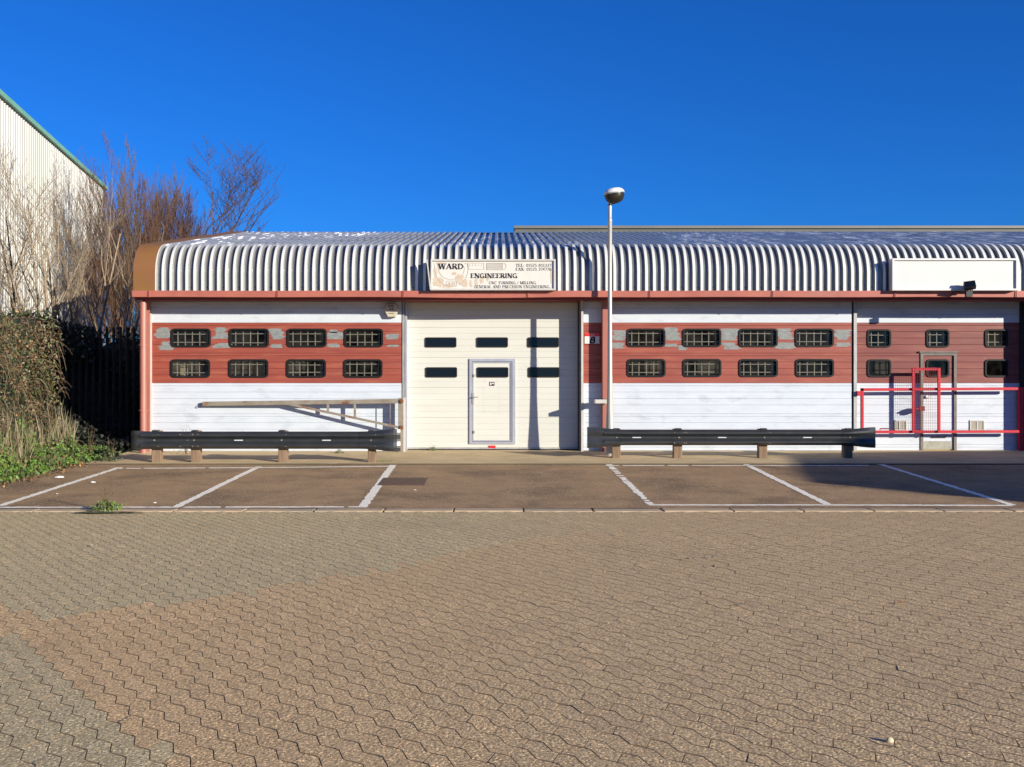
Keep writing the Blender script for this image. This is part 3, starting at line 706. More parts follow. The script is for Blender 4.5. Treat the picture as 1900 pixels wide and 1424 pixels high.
# ------------------------------------------------------------------ pale shed on the left
sh = thing('warehouse', 'tall pale corrugated metal warehouse with green roof trim behind the bare saplings', 'building', (-15, 30, .3))
yA, yB = 12., 45.; xB = X(193, yB); sl_ = -.173
wx = lambda y: xB - sl_ * (yB - y)
eh = lambda y: Z(350, 45) + (Z(178, 30.2) - Z(350, 45)) * (45 - y) / 14.8
b = MB(); prev = None; rp = .25; y = yA; 
while y < yB:
    for dy, off in ((0, 0), (.10, 0), (.13, -.04), (.22, -.04)):
        yy = y + dy; xx = wx(yy) + off; cur = ((xx, yy, .0), (xx, yy, eh(yy)))
        if prev: b.quad(prev[0], cur[0], cur[1], prev[1])
        prev = cur
    y += rp
b.quad((wx(yB), yB, 0), (wx(yB) - 22, yB + 3.8, 0), (wx(yB) - 22, yB + 3.8, eh(yB)), (wx(yB), yB, eh(yB)))
b.build('wall', M['shedwall'], sh)
b = MB(); P = [(wx(yA), yA, eh(yA)), (wx(yB + .3), yB + .3, eh(yB + .3))]
b.obox((P[0][0] + .05, P[0][1], P[0][2] + .05), (P[1][0] + .05, P[1][1], P[1][2] + .05), .11, .15); b.build('verge_trim', M['green'], sh)
b = MB(); b.quad(P[0], P[1], (P[1][0] - 22, P[1][1] + 3.8, P[1][2] + 1.), (P[0][0] - 22, P[0][1] + 3.8, P[0][2] + 1.)); b.build('roof', M['greyroof'], sh)

# unseen gabled block added beyond the right edge, shaped to throw the long bay shade
eu = Vector((1, 1.19, 0)).normalized(); ea = Vector((-1.19, 1, 0)).normalized()
def uv(u, a, z): p = eu * u + ea * a; return (p.x, p.y, z)
gb = thing('gabled_shade_block', 'unseen brick gabled block added right of the yard to shade the bays', 'building', uv(19.3, -8, 0))
U0, UR, U1_, A0_, A1_ = 15.66, 19.3, 26., -8., -19.
b = MB()
for a in (A0_, A1_): b.quad(uv(U0, a, -.1), uv(U1_, a, -.1), uv(U1_, a, 3.0), uv(UR, a, 4.35), uv(U0, a, 3.65))
b.quad(uv(U0, A0_, -.1), uv(U0, A1_, -.1), uv(U0, A1_, 3.65), uv(U0, A0_, 3.65)); b.quad(uv(U1_, A0_, -.1), uv(U1_, A1_, -.1), uv(U1_, A1_, 3.), uv(U1_, A0_, 3.))
b.build('wall', M['brick'], gb)  # walls of the added unseen shade block
b = MB(); b.quad(uv(UR, A0_ + .1, 4.45), uv(UR, A1_, 4.45), uv(U0 - .02, A1_, 3.74), uv(U0 - .02, A0_ + .1, 3.74)); b.quad(uv(UR, A0_ + .1, 4.45), uv(UR, A1_, 4.45), uv(U1_ + .1, A1_, 3.05), uv(U1_ + .1, A0_ + .1, 3.05))
b.build('roof', M['greyroof'], gb)  # roof of the added unseen shade block

# ------------------------------------------------------------------ signs with lettering
T_, t_ = .19, .075
def arc(cx, cy, rx, ry, a0, a1, n=10): return [(cx + rx * math.cos(R(a0 + (a1 - a0) * k / n)), cy + ry * math.sin(R(a0 + (a1 - a0) * k / n))) for k in range(n + 1)]
# glyph: width, strokes [(points, thickness)], serif points
G = {
 'W': (1.12, [([(.10, 1), (.34, 0)], T_), ([(.34, 0), (.56, .95)], t_), ([(.56, 1), (.80, 0)], T_), ([(.80, 0), (1.02, 1)], t_)], [(.10, 1), (.56, 1), (1.02, 1)]),
 'A': (.84, [([(.10, 0), (.42, 1)], t_), ([(.42, 1), (.72, 0)], T_), ([(.22, .34), (.62, .34)], t_)], [(.10, 0), (.74, 0)]),
 'R': (.80, [([(.18, 0), (.18, 1)], T_), ([(.18, .97)] + arc(.38, .74, .24, .23, 90, -90) + [(.18, .51)], .11), ([(.40, .5), (.72, 0)], T_)], [(.18, 0), (.14, 1), (.74, 0)]),
 'D': (.84, [([(.18, 0), (.18, 1)], T_), ([(.18, .97)] + arc(.34, .5, .38, .47, 90, -90) + [(.18, .03)], .12)], [(.14, 0), (.14, 1)]),
 'E': (.72, [([(.18, 0), (.18, 1)], T_), ([(.18, .96), (.62, .96), (.64, .80)], .08), ([(.18, .51), (.50, .51)], .07), ([(.18, .04), (.64, .04), (.66, .22)], .08)], [(.14, 0), (.14, 1)]),
 'N': (.90, [([(.16, 0), (.16, 1)], t_), ([(.14, 1), (.74, 0)], T_), ([(.76, 0), (.76, 1)], t_)], [(.16, 0), (.14, 1), (.76, 1)]),
 'G': (.86, [(arc(.46, .5, .34, .47, 50, 330, 16), .12), ([(.74, .0), (.74, .42), (.54, .42)], .12)], [(.74, .42)]),
 'C': (.80, [(arc(.46, .5, .34, .47, 50, 310, 16), .12), ([(.70, .68), (.70, .95)], t_)], []),
 'O': (.86, [(arc(.43, .5, .34, .47, 0, 360, 18), .12)], []),
 'I': (.42, [([(.21, 0), (.21, 1)], T_)], [(.21, 0), (.21, 1)]),
 'T': (.74, [([(.37, 0), (.37, 1)], T_), ([(.06, .78), (.08, .96), (.66, .96), (.68, .78)], .08)], [(.37, 0)]),
 'U': (.86, [([(.18, 1), (.18, .32)] + arc(.43, .32, .26, .29, 180, 360) + [(.70, 1)], .12)], [(.18, 1), (.70, 1)]),
 'L': (.70, [([(.18, 0), (.18, 1)], T_), ([(.18, .04), (.62, .04), (.64, .26)], .08)], [(.16, 0), (.18, 1)]),
 'M': (1.02, [([(.14, 0), (.14, 1)], t_), ([(.14, 1), (.48, .04)], T_), ([(.48, .04), (.84, 1)], t_), ([(.84, 0), (.84, 1)], T_)], [(.14, 0), (.12, 1), (.84, 0), (.86, 1)]),
 'P': (.74, [([(.18, 0), (.18, 1)], T_), ([(.18, .97)] + arc(.38, .72, .25, .25, 90, -90) + [(.18, .47)], .11)], [(.18, 0), (.14, 1)]),
 'S': (.66, [(arc(.34, .74, .22, .23, 30, 260, 9) + arc(.34, .26, .23, .24, 90, -150, 9), .12)], []),
 'F': (.68, [([(.18, 0), (.18, 1)], T_), ([(.18, .96), (.60, .96), (.62, .78)], .08), ([(.18, .51), (.48, .51)], .07)], [(.18, 0), (.14, 1)]),
 'X': (.84, [([(.14, 1), (.72, 0)], T_), ([(.70, 1), (.12, 0)], t_)], [(.12, 0), (.14, 1), (.72, 0), (.70, 1)]),
 '/': (.5, [([(.08, 0), (.42, 1)], .09)], []), ':': (.34, [([(.17, .08), (.17, .20)], .13), ([(.17, .55), (.17, .67)], .13)], []), '.': (.3, [([(.15, 0), (.15, .13)], .14)], []),
 '-': (.44, [([(.06, .4), (.38, .4)], .10)], []), ' ': (.42, [], []),
 '0': (.66, [(arc(.33, .5, .22, .46, 0, 360, 16), .11)], []), '1': (.50, [([(.27, 0), (.27, 1)], .15), ([(.10, .82), (.27, .98)], t_)], [(.27, 0)]),
 '2': (.66, [(arc(.32, .74, .22, .23, 160, -30, 9) + [(.10, .06), (.58, .06)], .11)], []),
 '3': (.64, [(arc(.30, .75, .21, .21, 150, -90, 8) + arc(.30, .27, .23, .25, 90, -150, 9), .11)], []),
 '4': (.66, [([(.44, 0), (.44, 1), (.06, .32), (.60, .32)], .11)], []), '5': (.64, [([(.56, .96), (.18, .96), (.14, .56)] + arc(.30, .32, .24, .28, 110, -140, 9), .11)], []),
 '6': (.66, [(arc(.38, .5, .28, .47, 70, 180, 8) + arc(.34, .30, .22, .28, 180, 540, 12), .11)], []), '7': (.62, [([(.08, .80), (.08, .95), (.56, .95), (.26, 0)], .11)], []),
 '8': (.66, [(arc(.33, .74, .19, .23, 0, 360, 12), .11), (arc(.33, .27, .23, .26, 0, 360, 14), .11)], [])}
def lettering(b, text, x0, x1, z0, h, y, m=0, bold=1., serif=True, slant=0.):
    "text from x0 to x1 on the plane y"
    tot = sum(G[c][0] for c in text); k = (x1 - x0) / tot; cx = x0
    for c in text:
        wd, strokes, ser = G[c]
        for pts, th in strokes:
            th = th * bold
            for (ax, az), (bx_, bz) in zip(pts, pts[1:]):
                A = Vector((ax * k, az * h)); B = Vector((bx_ * k, bz * h)); d = B - A
                if d.length < 1e-6: continue
                d.normalize(); nn = Vector((-d.y, d.x)); kk = (k * abs(nn.x) + h * abs(nn.y)) * th / 2; e = d * kk * .35
                q = [A - e + nn * kk, A - e - nn * kk, B + e - nn * kk, B + e + nn * kk]
                b.quad(*[(cx + p.x + slant * p.y, y, z0 + p.y) for p in q], m=m)
        if serif:
            for sx, sz in ser:
                zc_ = .03 if sz < .6 else .97
                b.quad(*[(cx + (sx + u) * k + slant * h * zc_, y - .0003, z0 + (zc_ + v_ * .03) * h) for u, v_ in ((-.19, -1), (.19, -1), (.19, 1), (-.19, 1))], m=m)
        cx += wd * k
SD = 20.30
def sx(px): return X(px, SD)
def sz(py): return Z(py, SD)
sg = thing('company_sign', 'weathered cream sign board lettered WARD ENGINEERING above the gutter over the cream door', 'sign', (sx(915), SD, sz(539)))
b = MB(); b.box(sx(801), sx(1029.5), SD + .012, SD + .10, sz(537.5), sz(483.5)); 
b.build('panel', M['sign'], sg)
b = MB(); ring(b, [(sx(799), sz(539)), (sx(1031.5), sz(539)), (sx(1031), sz(481.5)), (sx(799.5), sz(481.5))], [(sx(802.3), sz(536)), (sx(1027.5), sz(536)), (sx(1027.5), sz(484.5)), (sx(802), sz(484.8))], SD - .02, SD + .11)
b.build('frame', M['signframe'], sg)
b = MB()                                                 # loose left side strip hanging away
b.obox((sx(799), SD - .02, sz(538)), (sx(792.5), SD - .05, sz(482.5)), .02, .09); b.build('loose_edge_strip', M['signframe'], sg)
b = MB()
rr = random.Random(5)
def blob(cx, cz, rx, rz, y, m=0, n=22, jag=.28):
    b = MB(); pts = []
    for k in range(n):
        a = 2 * math.pi * k / n; f = 1 + rr.uniform(-jag, jag); pts.append((sx(cx + rx * math.cos(a) * f), y, sz(cz - rz * math.sin(a) * f)))
    b.quad(*pts, m=m); b.build('stain', M['signstain'], sg)
for c in ((812, 524, 10, 9), (808, 505, 4, 8), (832, 531, 12, 4), (853, 518, 7, 9), (862, 526, 6, 7), (874, 527, 2.2, 7), (884, 524, 3, 8), (894, 519, 3.4, 7), (905, 516, 2.4, 6), (1023, 512, 2.5, 14), (818, 489, 9, 2.0), (843, 508, 4, 3)): blob(*c, SD + .010 - rr.random() * .0015)
b = MB()
yl = SD + .0055
lettering(b, 'WARD', sx(813), sx(860), sz(499.5), .102, yl, bold=.95)
lettering(b, 'ENGINEERING', sx(873), sx(960), sz(516), .086, yl, bold=1.0)
lettering(b, 'TEL: 01525 851337', sx(957), sx(1023.5), sz(495.2), .056, yl, bold=.62)
lettering(b, 'FAX: 01525 374776', sx(957), sx(1023.5), sz(502.5), .056, yl, bold=.62)
lettering(b, 'CNC TURNING / MILLING', sx(907), sx(995), sz(527.5), .052, yl, bold=.62)
lettering(b, 'GENERAL AND PRECISION ENGINEERING.', sx(879.5), sx(1021.5), sz(534.8), .052, yl, bold=.62)
b.build('lettering', M['ink'], sg)
b = MB(); yl = SD + .0075                                 # faded micrometer drawing
def pl_(pts, th=.007, m=0):
    for (a, c), (d, e) in zip(pts, pts[1:]):
        b.obox((sx(a), yl, sz(c)), (sx(d), yl, sz(e)), th, .002, m=m, up=(0, 1, 0))
U1 = [(805, 488)] + [(838 + 31 * math.cos(R(a)), 499 + 33 * math.sin(R(a))) for a in range(180, -1, -15)][0:13] + [(868, 490), (862, 489)]
pl_(U1); pl_([(812, 490)] + [(838 + 24 * math.cos(R(a)), 499 + 20 * math.sin(R(a))) for a in range(180, -1, -15)] + [(860, 493)])
pl_([(868, 488.5), (898, 488.5), (898, 500), (869, 500), (868, 488.5)]); pl_([(828, 526), (830, 521.5), (846, 521.5), (848, 526), (846, 530.5), (830, 530.5), (828, 526)])
pl_([(933, 489), (937, 489), (940, 494), (937, 500), (933, 500)])
for k in range(5): pl_([(872 + 5.4 * k, 491), (872 + 5.4 * k, 493.2)], .012)
for k in range(7): pl_([(904, 489.6 + 1.65 * k), (931.5, 489.6 + 1.65 * k)], .009, m=1)
pl_([(903, 488.5), (932.5, 488.5), (932.5, 501), (903, 501), (903, 488.5)], .006, m=1)
lettering(b, '0-25', sx(832), sx(844.5), sz(528.2), .042, yl, bold=.8)
b.build('micrometer_drawing', [M['inkbrown'], M['inkgrey']], sg)

bs = thing('blank_sign', 'blank white framed sign board above the gutter at the right of the terrace', 'sign', (sx(1770), SD, sz(539)))
b = MB(); b.box(sx(1658), sx(1886), SD + .012, SD + .16, sz(537.5), sz(482)); b.build('panel', M['blank'], bs)
b = MB(); ring(b, [(sx(1655), sz(539.5)), (sx(1888.5), sz(539.5)), (sx(1888.5), sz(480)), (sx(1655), sz(480))], [(sx(1658.5), sz(536)), (sx(1884.5), sz(536)), (sx(1884.5), sz(483.5)), (sx(1658.5), sz(483.5))], SD - .025, SD + .17); b.build('frame', M['blank'], bs)

# unit number sign
un = thing('unit_number_sign', 'small white plate with red header reading UNIT 8 on the red cladding beside the door', 'sign', (X(1098, DC), DC, zl(638)))
b = MB(); b.box(X(1084.8, DC), X(1112, DC), DC - .012, DC - .004, zl(638), zl(624.6)); b.build('plate', M['blank'], un)
b = MB(); b.box(X(1084.8, DC), X(1112, DC), DC - .0125, DC - .0035, zl(624.55), zl(619)); b.build('header', M['signred'], un)
b = MB(); lettering(b, '8', X(1093, DC), X(1104, DC), zl(636.8), .118, DC - .015, m=0, bold=1.5, serif=False, slant=.18); lettering(b, 'UNIT', X(1093.5, DC), X(1103.5, DC), zl(623.6), .035, DC - .015, m=1, bold=1, serif=False)
b.build('lettering', [M['plum'], M['blank']], un)

# alarm box
al = thing('alarm_box', 'cream hexagonal alarm box high on the left cladding under the gutter', 'alarm box', (X(727, DC), DC, zl(590)))
def hexa(y, f=1.): 
    c = (727, 577); pts = [(713.2, 575.5), (719, 564.2), (735, 564.2), (741, 575.5), (734.2, 589.6), (720.5, 589.6)]
    return [(X(c[0] + (p[0] - c[0]) * f, DC), y, zl(c[1] + (p[1] - c[1]) * f)) for p in pts]
b = MB(); A = hexa(DC - .004); B_ = hexa(DC - .10); C_ = hexa(DC - .118, .92)
for P, Q in ((A, B_), (B_, C_)):
    for k in range(6): b.quad(P[k], P[(k + 1) % 6], Q[(k + 1) % 6], Q[k])
b.quad(*C_); b.build('housing', M['plastic'], al)
b = MB(); lettering(b, 'AAA', X(720.5, DC), X(732, DC), zl(570.4), .05, DC - .1195, bold=1.3, serif=False); lettering(b, 'AA', X(722.5, DC), X(731.5, DC), zl(577.2), .06, DC - .1195, bold=1., serif=False)
b.box(X(721.5, DC), X(731.5, DC), DC - .1195, DC - .118, zl(583), zl(582)); b.build('lettering', M['ink'], al)

# floodlight on the gutter
fl = thing('floodlight', 'black floodlight tilted on a bracket at the gutter below the blank sign', 'floodlight', (X(1797, 20.2), 20.2, Z(552, 20.2)))
b = MB(); fy = 20.16; c = Vector((X(1799, fy), fy, Z(531, fy)))
rot = Matrix.Rotation(R(-28), 3, 'X') @ Matrix.Rotation(R(-14), 3, 'Z')
def rb_(b, x0, x1, y0, y1, z0, z1, m=0, tap=1.):
    n = len(b.v)
    for z in (z0, z1):
        for y in (y0, y1):
            for x in (x0, x1):
                s = tap if y == y1 else 1.; p = c + rot @ Vector((x * s, y, z * s)); b.v.append(tuple(p))
    for f in ((0, 2, 3, 1), (4, 5, 7, 6), (0, 1, 5, 4), (2, 6, 7, 3), (0, 4, 6, 2), (1, 3, 7, 5)): b.f.append(tuple(n + i for i in f)); b.m.append(m)
rb_(b, -.10, .10, -.07, .03, -.07, .07, tap=1.); rb_(b, -.085, .085, .032, .10, -.055, .055, tap=.7)
for k in range(5): rb_(b, -.07 + .032 * k, -.062 + .032 * k, .101, .125, -.04, .04)
b.build('lamp_housing', M['blackmetal'], fl)
b = MB(); rb_(b, -.09, .09, -.076, -.071, -.06, .06); b.build('lens', M['glassdark'], fl)
b = MB(); b.box(c.x - .07, c.x + .05, fy - .02, fy + .05, Z(551, fy), Z(541, fy)); b.obox((c.x, fy + .02, c.z - .02), (c.x - .01, fy + .02, Z(545, fy)), .04, .03); b.obox((c.x, fy + .03, Z(541.5, fy)), (c.x - .20, DG - .01, Z(541, DG)), .02, .02); b.tube([(c.x - .2, DG - .06, Z(541, DG)), (c.x - .26, DG - .10, Z(545, DG)), (c.x - .19, DG - .03, Z(548, DG))], .012, 6)
b.build('bracket', M['blackmetal'], fl)

# ------------------------------------------------------------------ street lamp
YL = 20.2; lx = X(1131.6, YL); lz = lambda py: Z(py, YL)
lp = thing('street_lamp', 'tall grey lamp column with white topped oval lantern standing before the terrace', 'street lamp', (lx, YL, gz(YL)))
b = MB(); b.lathe((lx, YL, 0), [(.088, gz(YL)), (.086, .62), (.074, .95), (.058, 1.35), (.046, 1.9), (.044, lz(620)), (.041, lz(618)), (.041, lz(411)), (.043, lz(410.5)), (.043, lz(408)), (.036, lz(407)), (.036, lz(376))], 20)
b.build('pole', M['pole'], lp, smooth=True)
hx_, hz_ = X(1140, YL), lz(363); tilt = Matrix.Rotation(R(-9), 3, 'Y')
def ell(prof, m, name, sy=.85):
    b = MB(); n = 28
    for r, z in prof:
        for k in range(n):
            a = 2 * math.pi * k / n; p = tilt @ Vector((r * math.cos(a), r * math.sin(a) * sy, z)); b.v.append((hx_ + p.x, YL + p.y, hz_ + p.z))
    for i in range(len(prof) - 1):
        for k in range(n): b.f.append((i * n + k, i * n + (k + 1) % n, (i + 1) * n + (k + 1) % n, (i + 1) * n + k)); b.m.append(0)
    return b.build(name, m, lp, smooth=True)
ell([(.001, .142), (.08, .140), (.14, .124), (.178, .094), (.197, .062), (.203, .048), (.195, .044)], M['lampwhite'], 'canopy')
ell([(.195, .042), (.205, .038), (.205, .024), (.18, .020)], M['grey_steel'], 'rim')
M['bowl'] = mat('dark_diffuser_bowl', (.012, .011, .009), (.03, .027, .02), rough=.3, scale=6, spec=.4)
ell([(.194, .028), (.188, -.03), (.165, -.085), (.12, -.128), (.06, -.15), (.001, -.156)], M['bowl'], 'diffuser_bowl')
b = MB(); b.tube([(lx, YL, lz(382)), (lx + .01, YL, lz(377)), (hx_ - .01, YL, hz_ - .12)], [.04, .042, .05], 14); b.build('lantern_neck', M['blackmetal'], lp)

# ------------------------------------------------------------------ crash barriers
WPROF = [(.0, .312), (-.012, .306), (-.030, .292), (-.083, .262), (-.083, .232), (-.030, .190), (-.012, .172), (-.012, .140), (-.030, .122), (-.083, .080), (-.083, .050), (-.030, .020), (-.012, .006), (.0, .0)]
def barrier(label, yb, zb_, x0, x1, posts, slots, ends, sc=1., zslope=0., laps=()):
    t = thing('crash_barrier', label, 'crash barrier', ((x0 + x1) / 2, yb, gz(yb)), 'crash barriers in front of the cladding')
    b = MB(); xs = [x0]; 
    for s0, s1 in slots: xs += [s0, s1]
    xs = sorted(set(xs + [x1]))
    zz = lambda x: zb_ + zslope * (x - x0)
    for xa, xb in zip(xs, xs[1:]):
        hole = any(s0 <= xa and xb <= s1 for s0, s1 in slots)
        for k, ((ya, za), (yc_, zc_)) in enumerate(zip(WPROF, WPROF[1:])):
            if hole and k == 6: continue
            b.quad((xa, yb + ya, zz(xa) + za * sc), (xb, yb + ya, zz(xb) + za * sc), (xb, yb + yc_, zz(xb) + zc_ * sc), (xa, yb + yc_, zz(xa) + zc_ * sc))
    if slots:                                            # thin web round each slot so only a slit stays open
        for s0, s1 in slots:
            b.quad((s0, yb - .012, zz(s0) + .164 * sc), (s1, yb - .012, zz(s1) + .164 * sc), (s1, yb - .012, zz(s1) + .172 * sc), (s0, yb - .012, zz(s0) + .172 * sc))
            b.quad((s0, yb - .012, zz(s0) + .140 * sc), (s1, yb - .012, zz(s1) + .140 * sc), (s1, yb - .012, zz(s1) + .146 * sc), (s0, yb - .012, zz(s0) + .146 * sc))
    b.build('rail_beam', M['rail'], t, smooth=False)
    for xl in laps:                                      # lapped joint of two beam lengths with its bolts
        b = MB()
        for (ya, za), (yc_, zc_) in zip(WPROF, WPROF[1:]):
            b.quad((xl, yb + ya - .004, zz(xl) + za * sc), (xl + .30, yb + ya - .004, zz(xl) + za * sc), (xl + .30, yb + yc_ - .004, zz(xl) + zc_ * sc), (xl, yb + yc_ - .004, zz(xl) + zc_ * sc))
        b.build('lap_joint', M['rail'], t)
        for dx, dz_ in ((.04, .05), (.04, .26), (.26, .05), (.26, .26), (.15, .156)):
            b = MB(); b.tube([(xl + dx, yb - (.02 if dz_ == .156 else .07), zz(xl) + dz_ * sc), (xl + dx, yb - (.03 if dz_ == .156 else .094), zz(xl) + dz_ * sc)], .010, 6); b.build('bolt', M['armgrey'], t)
    for xa, xb, h, back in ends:                         # flared fishtail end: overlapping piece that flattens, widens and curls back
        b = MB(); n = 12; prev = None
        for i in range(n + 1):
            u = i / n; x = xa + (xb - xa) * u; e = u * u * (3 - 2 * u); f = 1 + h * e; fl_ = 1 - .85 * e ** 1.3
            cur = [(x, yb + (ya * fl_ - .006 - .030 * e) + back * max(0, u - .75) ** 2 * 3, zz(x) + (.156 + (za - .156) * f) * sc) for ya, za in WPROF]
            if prev:
                for k in range(len(WPROF) - 1): b.quad(prev[k], cur[k], cur[k + 1], prev[k + 1])
            prev = cur
        b.build('end_terminal', M['rail'], t, smooth=True)
    for px0, px1, ypost in posts:
        xa, xb = X(px0, ypost), X(px1, ypost)
        b = MB(); b.box(xa, xb, ypost, ypost + .15, gz(ypost) - .02, zb_ + .31 * sc + .012); b.build('post', M['timber'], t, bevel=.006)
        b = MB(); xm = (xa + xb) / 2; b.box(xm - .05, xm + .05, yb - .01, ypost + .06, zz(xm) + .313 * sc, zz(xm) + .325 * sc + .012); b.build('post_cap', M['rail'], t)
        b = MB(); b.tube([(xm, yb - .012, zz(xm) + .156 * sc), (xm, yb - .028, zz(xm) + .156 * sc)], .014, 8); b.build('bolt', M['armgrey'], t)
        for dx, dz_ in ((.09, .05), (.09, .26)): b = MB(); b.tube([(xm + dx, yb - .06, zz(xm) + dz_ * sc), (xm + dx, yb - .088, zz(xm) + dz_ * sc)], .008, 6); b.build('bolt', M['armgrey'], t)
    return t
Y1_ = 18.86
barrier('black crash barrier on timber posts left of the cream door, running to the red downpipe', Y1_, Z(833.3, Y1_), X(262, Y1_), X(715, Y1_),
        [(281, 298, 18.93), (354, 371, 18.93), (516, 532.5, 18.93), (682.5, 696.5, 18.93)],
        [(X(435, Y1_), X(451, Y1_)), (X(598, Y1_), X(614, Y1_))], [(X(668, Y1_), X(743, Y1_), .28, .25), (X(290, Y1_), X(243, Y1_), .10, .25)], sc=1.0, laps=(X(333, Y1_),))
Y2_ = 19.62
barrier('black crash barrier on timber posts right of the cream door, ending by the red gate', Y2_, Z(826.6, Y2_), X(1120, Y2_), X(1590, Y2_),
        [(1136, 1151.5, 19.69), (1250, 1266, 19.69), (1408, 1424, 19.69), (1566, 1582, 19.69)],
        [(X(1173.5, Y2_), X(1189.5, Y2_)), (X(1332, Y2_), X(1347.5, Y2_)), (X(1490, Y2_), X(1506, Y2_))], [(X(1562, Y2_), X(1623, Y2_), .32, .0), (X(1160, Y2_), X(1089, Y2_), .34, .0)], sc=.94, laps=(X(1246, Y2_),))

# ------------------------------------------------------------------ grey swing barrier arm
PY = 20.90
ba = thing('swing_barrier', 'rusty grey steel swing barrier arm folded back along the left cladding on its post', 'swing barrier', (X(745, PY), PY, gz(PY)))
b = MB(); b.box(X(739, PY), X(748.5, PY), PY - .02, PY + .11, gz(PY) + .02, Z(739, PY)); b.build('post', M['armgrey'], ba, bevel=.004)
b = MB(); b.box(X(748.6, PY), X(751.6, PY), PY + .0, PY + .07, gz(PY) + .02, Z(738, PY)); b.build('post_flange', M['signframe'], ba)
for q in (744, 793): 
    b = MB(); b.box(X(742.5, PY), X(748.8, PY), PY - .055, PY - .021, Z(q + 3.2, PY), Z(q - 1.8, PY)); b.tube([(X(745.6, PY), PY - .045, Z(q + 4.4, PY)), (X(745.6, PY), PY - .045, Z(q - 3, PY))], .016, 8); b.build('hinge', M['rustpure'], ba)
P0 = Vector((X(738.5, PY), PY - .0, Z(744.6, PY))); TY = 21.09; P1 = Vector((X(376, TY), TY, Z(749.8, TY)))
def on(px, a=P0, c_=P1):
    t = 0.
    for _ in range(30):
        p = a.lerp(c_, t); t = (px - 738.5) / (376 - 738.5) if _ == 0 else t + ((CX + p.x / p.y * F) - px) / 362.5
    return a.lerp(c_, t)
b = MB(); b.obox(P0, P1, .055, .088); b.build('arm', M['armgrey'], ba, bevel=.004)
b = MB(); e1 = on(537) - Vector((0, 0, .03)); e0 = Vector((P0.x, P0.y, Z(793, PY))); b.obox(e0, e1, .045, .045); b.build('brace', M['armgrey'], ba)
for px in (608.5, 658.5, 724):
    p = on(px); t = (p.x - e0.x) / (e1.x - e0.x); q = e0.lerp(e1, t); b = MB(); b.obox((p.x, p.y, p.z - .042), (p.x, p.y, q.z + .02), .042 if px < 700 else .012, .042 if px < 700 else .012); b.build('strut', M['armgrey'], ba)
b = MB(); b.tube([P1 + Vector((-.0, -.01, -.02)), P1 + Vector((-.05, -.01, -.02)), P1 + Vector((-.07, -.01, -.045)), P1 + Vector((-.03, -.01, -.055))], .008, 6); b.build('hook', M['blackmetal'], ba)
ct = thing('barrier_catch', 'short pale steel catch bracket fixed to the red column beside the lamp column', 'catch', (X(1118, 20.7), 20.7, Z(749, 20.7)))
b = MB(); b.box(X(1102, 20.93), X(1124, 20.93), 20.655, 20.965, Z(748.6, 20.93), Z(741.5, 20.93)); b.build('arm', M['signframe'], ct, bevel=.003)
b = MB(); b.box(X(1119, 20.9), X(1126, 20.9), 20.905, 20.922, Z(750.5, 20.9), Z(739.5, 20.9)); b.box(X(1104.2, 20.9), X(1107, 20.9), 20.915, 20.922, Z(747, 20.9), Z(743.5, 20.9), m=1); b.build('bolt_plate', [M['armgrey'], M['blackmetal']], ct)

# ------------------------------------------------------------------ red mesh gate
GY = 21.12
gt = thing('safety_gate', 'bright red tubular gate with small mesh cage across the right unit door', 'gate', (X(1745, GY), GY, gz(GY)))
gx = lambda p: X(p, GY); gzz = lambda p: Z(p, GY)
def rail(name, p0, q0, p1, q1, wd=.055, m='gatered'):
    b = MB(); b.obox((gx(p0), GY, gzz(q0)), (gx(p1), GY, gzz(q1)), wd, wd); return b.build(name, M[m], gt, bevel=.004)
rail('top_rail', 1597, 723.4, 1888, 721.6); rail('bottom_rail', 1597, 801.8, 1890, 801.0)
rail('upright', 1599.5, 720.5, 1599.5, 804.5); 
b = MB(); b.box(X(1891.5, 21.2), X(1899.5, 21.2), 21.2, 21.29, gz(GY), gzz(719)); b.build('hinge_post', M['gatered'], gt)
b = MB(); b.box(gx(1590), gx(1596.6), GY - .03, GY + .05, gzz(735), gzz(726)); b.build('latch', M['gatered'], gt)
# cage
CY = GY - .05
for p in (1694.6, 1742.0):
    b = MB(); b.obox((X(p, CY), CY, Z(683, CY)), (X(p, CY), CY, Z(804, CY)), .055, .045); b.build('cage_upright', M['gatered'], gt, bevel=.004)
for q in (685.2, ):
    b = MB(); b.obox((X(1697.8, CY), CY, Z(q, CY)), (X(1739, CY), CY, Z(q, CY)), .045, .05); b.build('cage_rail', M['gatered'], gt)
b = MB(); my = CY - .03
for k in range(11): xx = X(1698 + 41 * k / 10, my); b.tube([(xx, my, Z(683, my)), (xx, my, Z(804, my))], .0019, 4, caps=False)
for k in range(24): zz = Z(684 + 5.1 * k, my); b.tube([(X(1692, my), my, zz), (X(1744, my), my, zz)], .0019, 4, caps=False)
b.build('wire_mesh', M['gatedark'], gt)
b = MB(); b.box(X(1699, GY), X(1710, GY), GY - .02, GY + .04, gzz(760), gzz(757.5)); b.box(X(1706, GY), X(1715, GY), GY - .03, GY + .10, gzz(763), gzz(754)); b.build('lock_box', M['gatedark'], gt)
b = MB(); b.tube([(gx(1632.5), GY, gzz(798)), (gx(1633.5), GY, gzz(796)), (gx(1636, ), GY, gzz(795.8)), (gx(1647), GY, gzz(795.8)), (gx(1650), GY, gzz(796)), (gx(1651), GY, gzz(798))], .012, 6); b.build('grab_handle', M['gatedark'], gt)

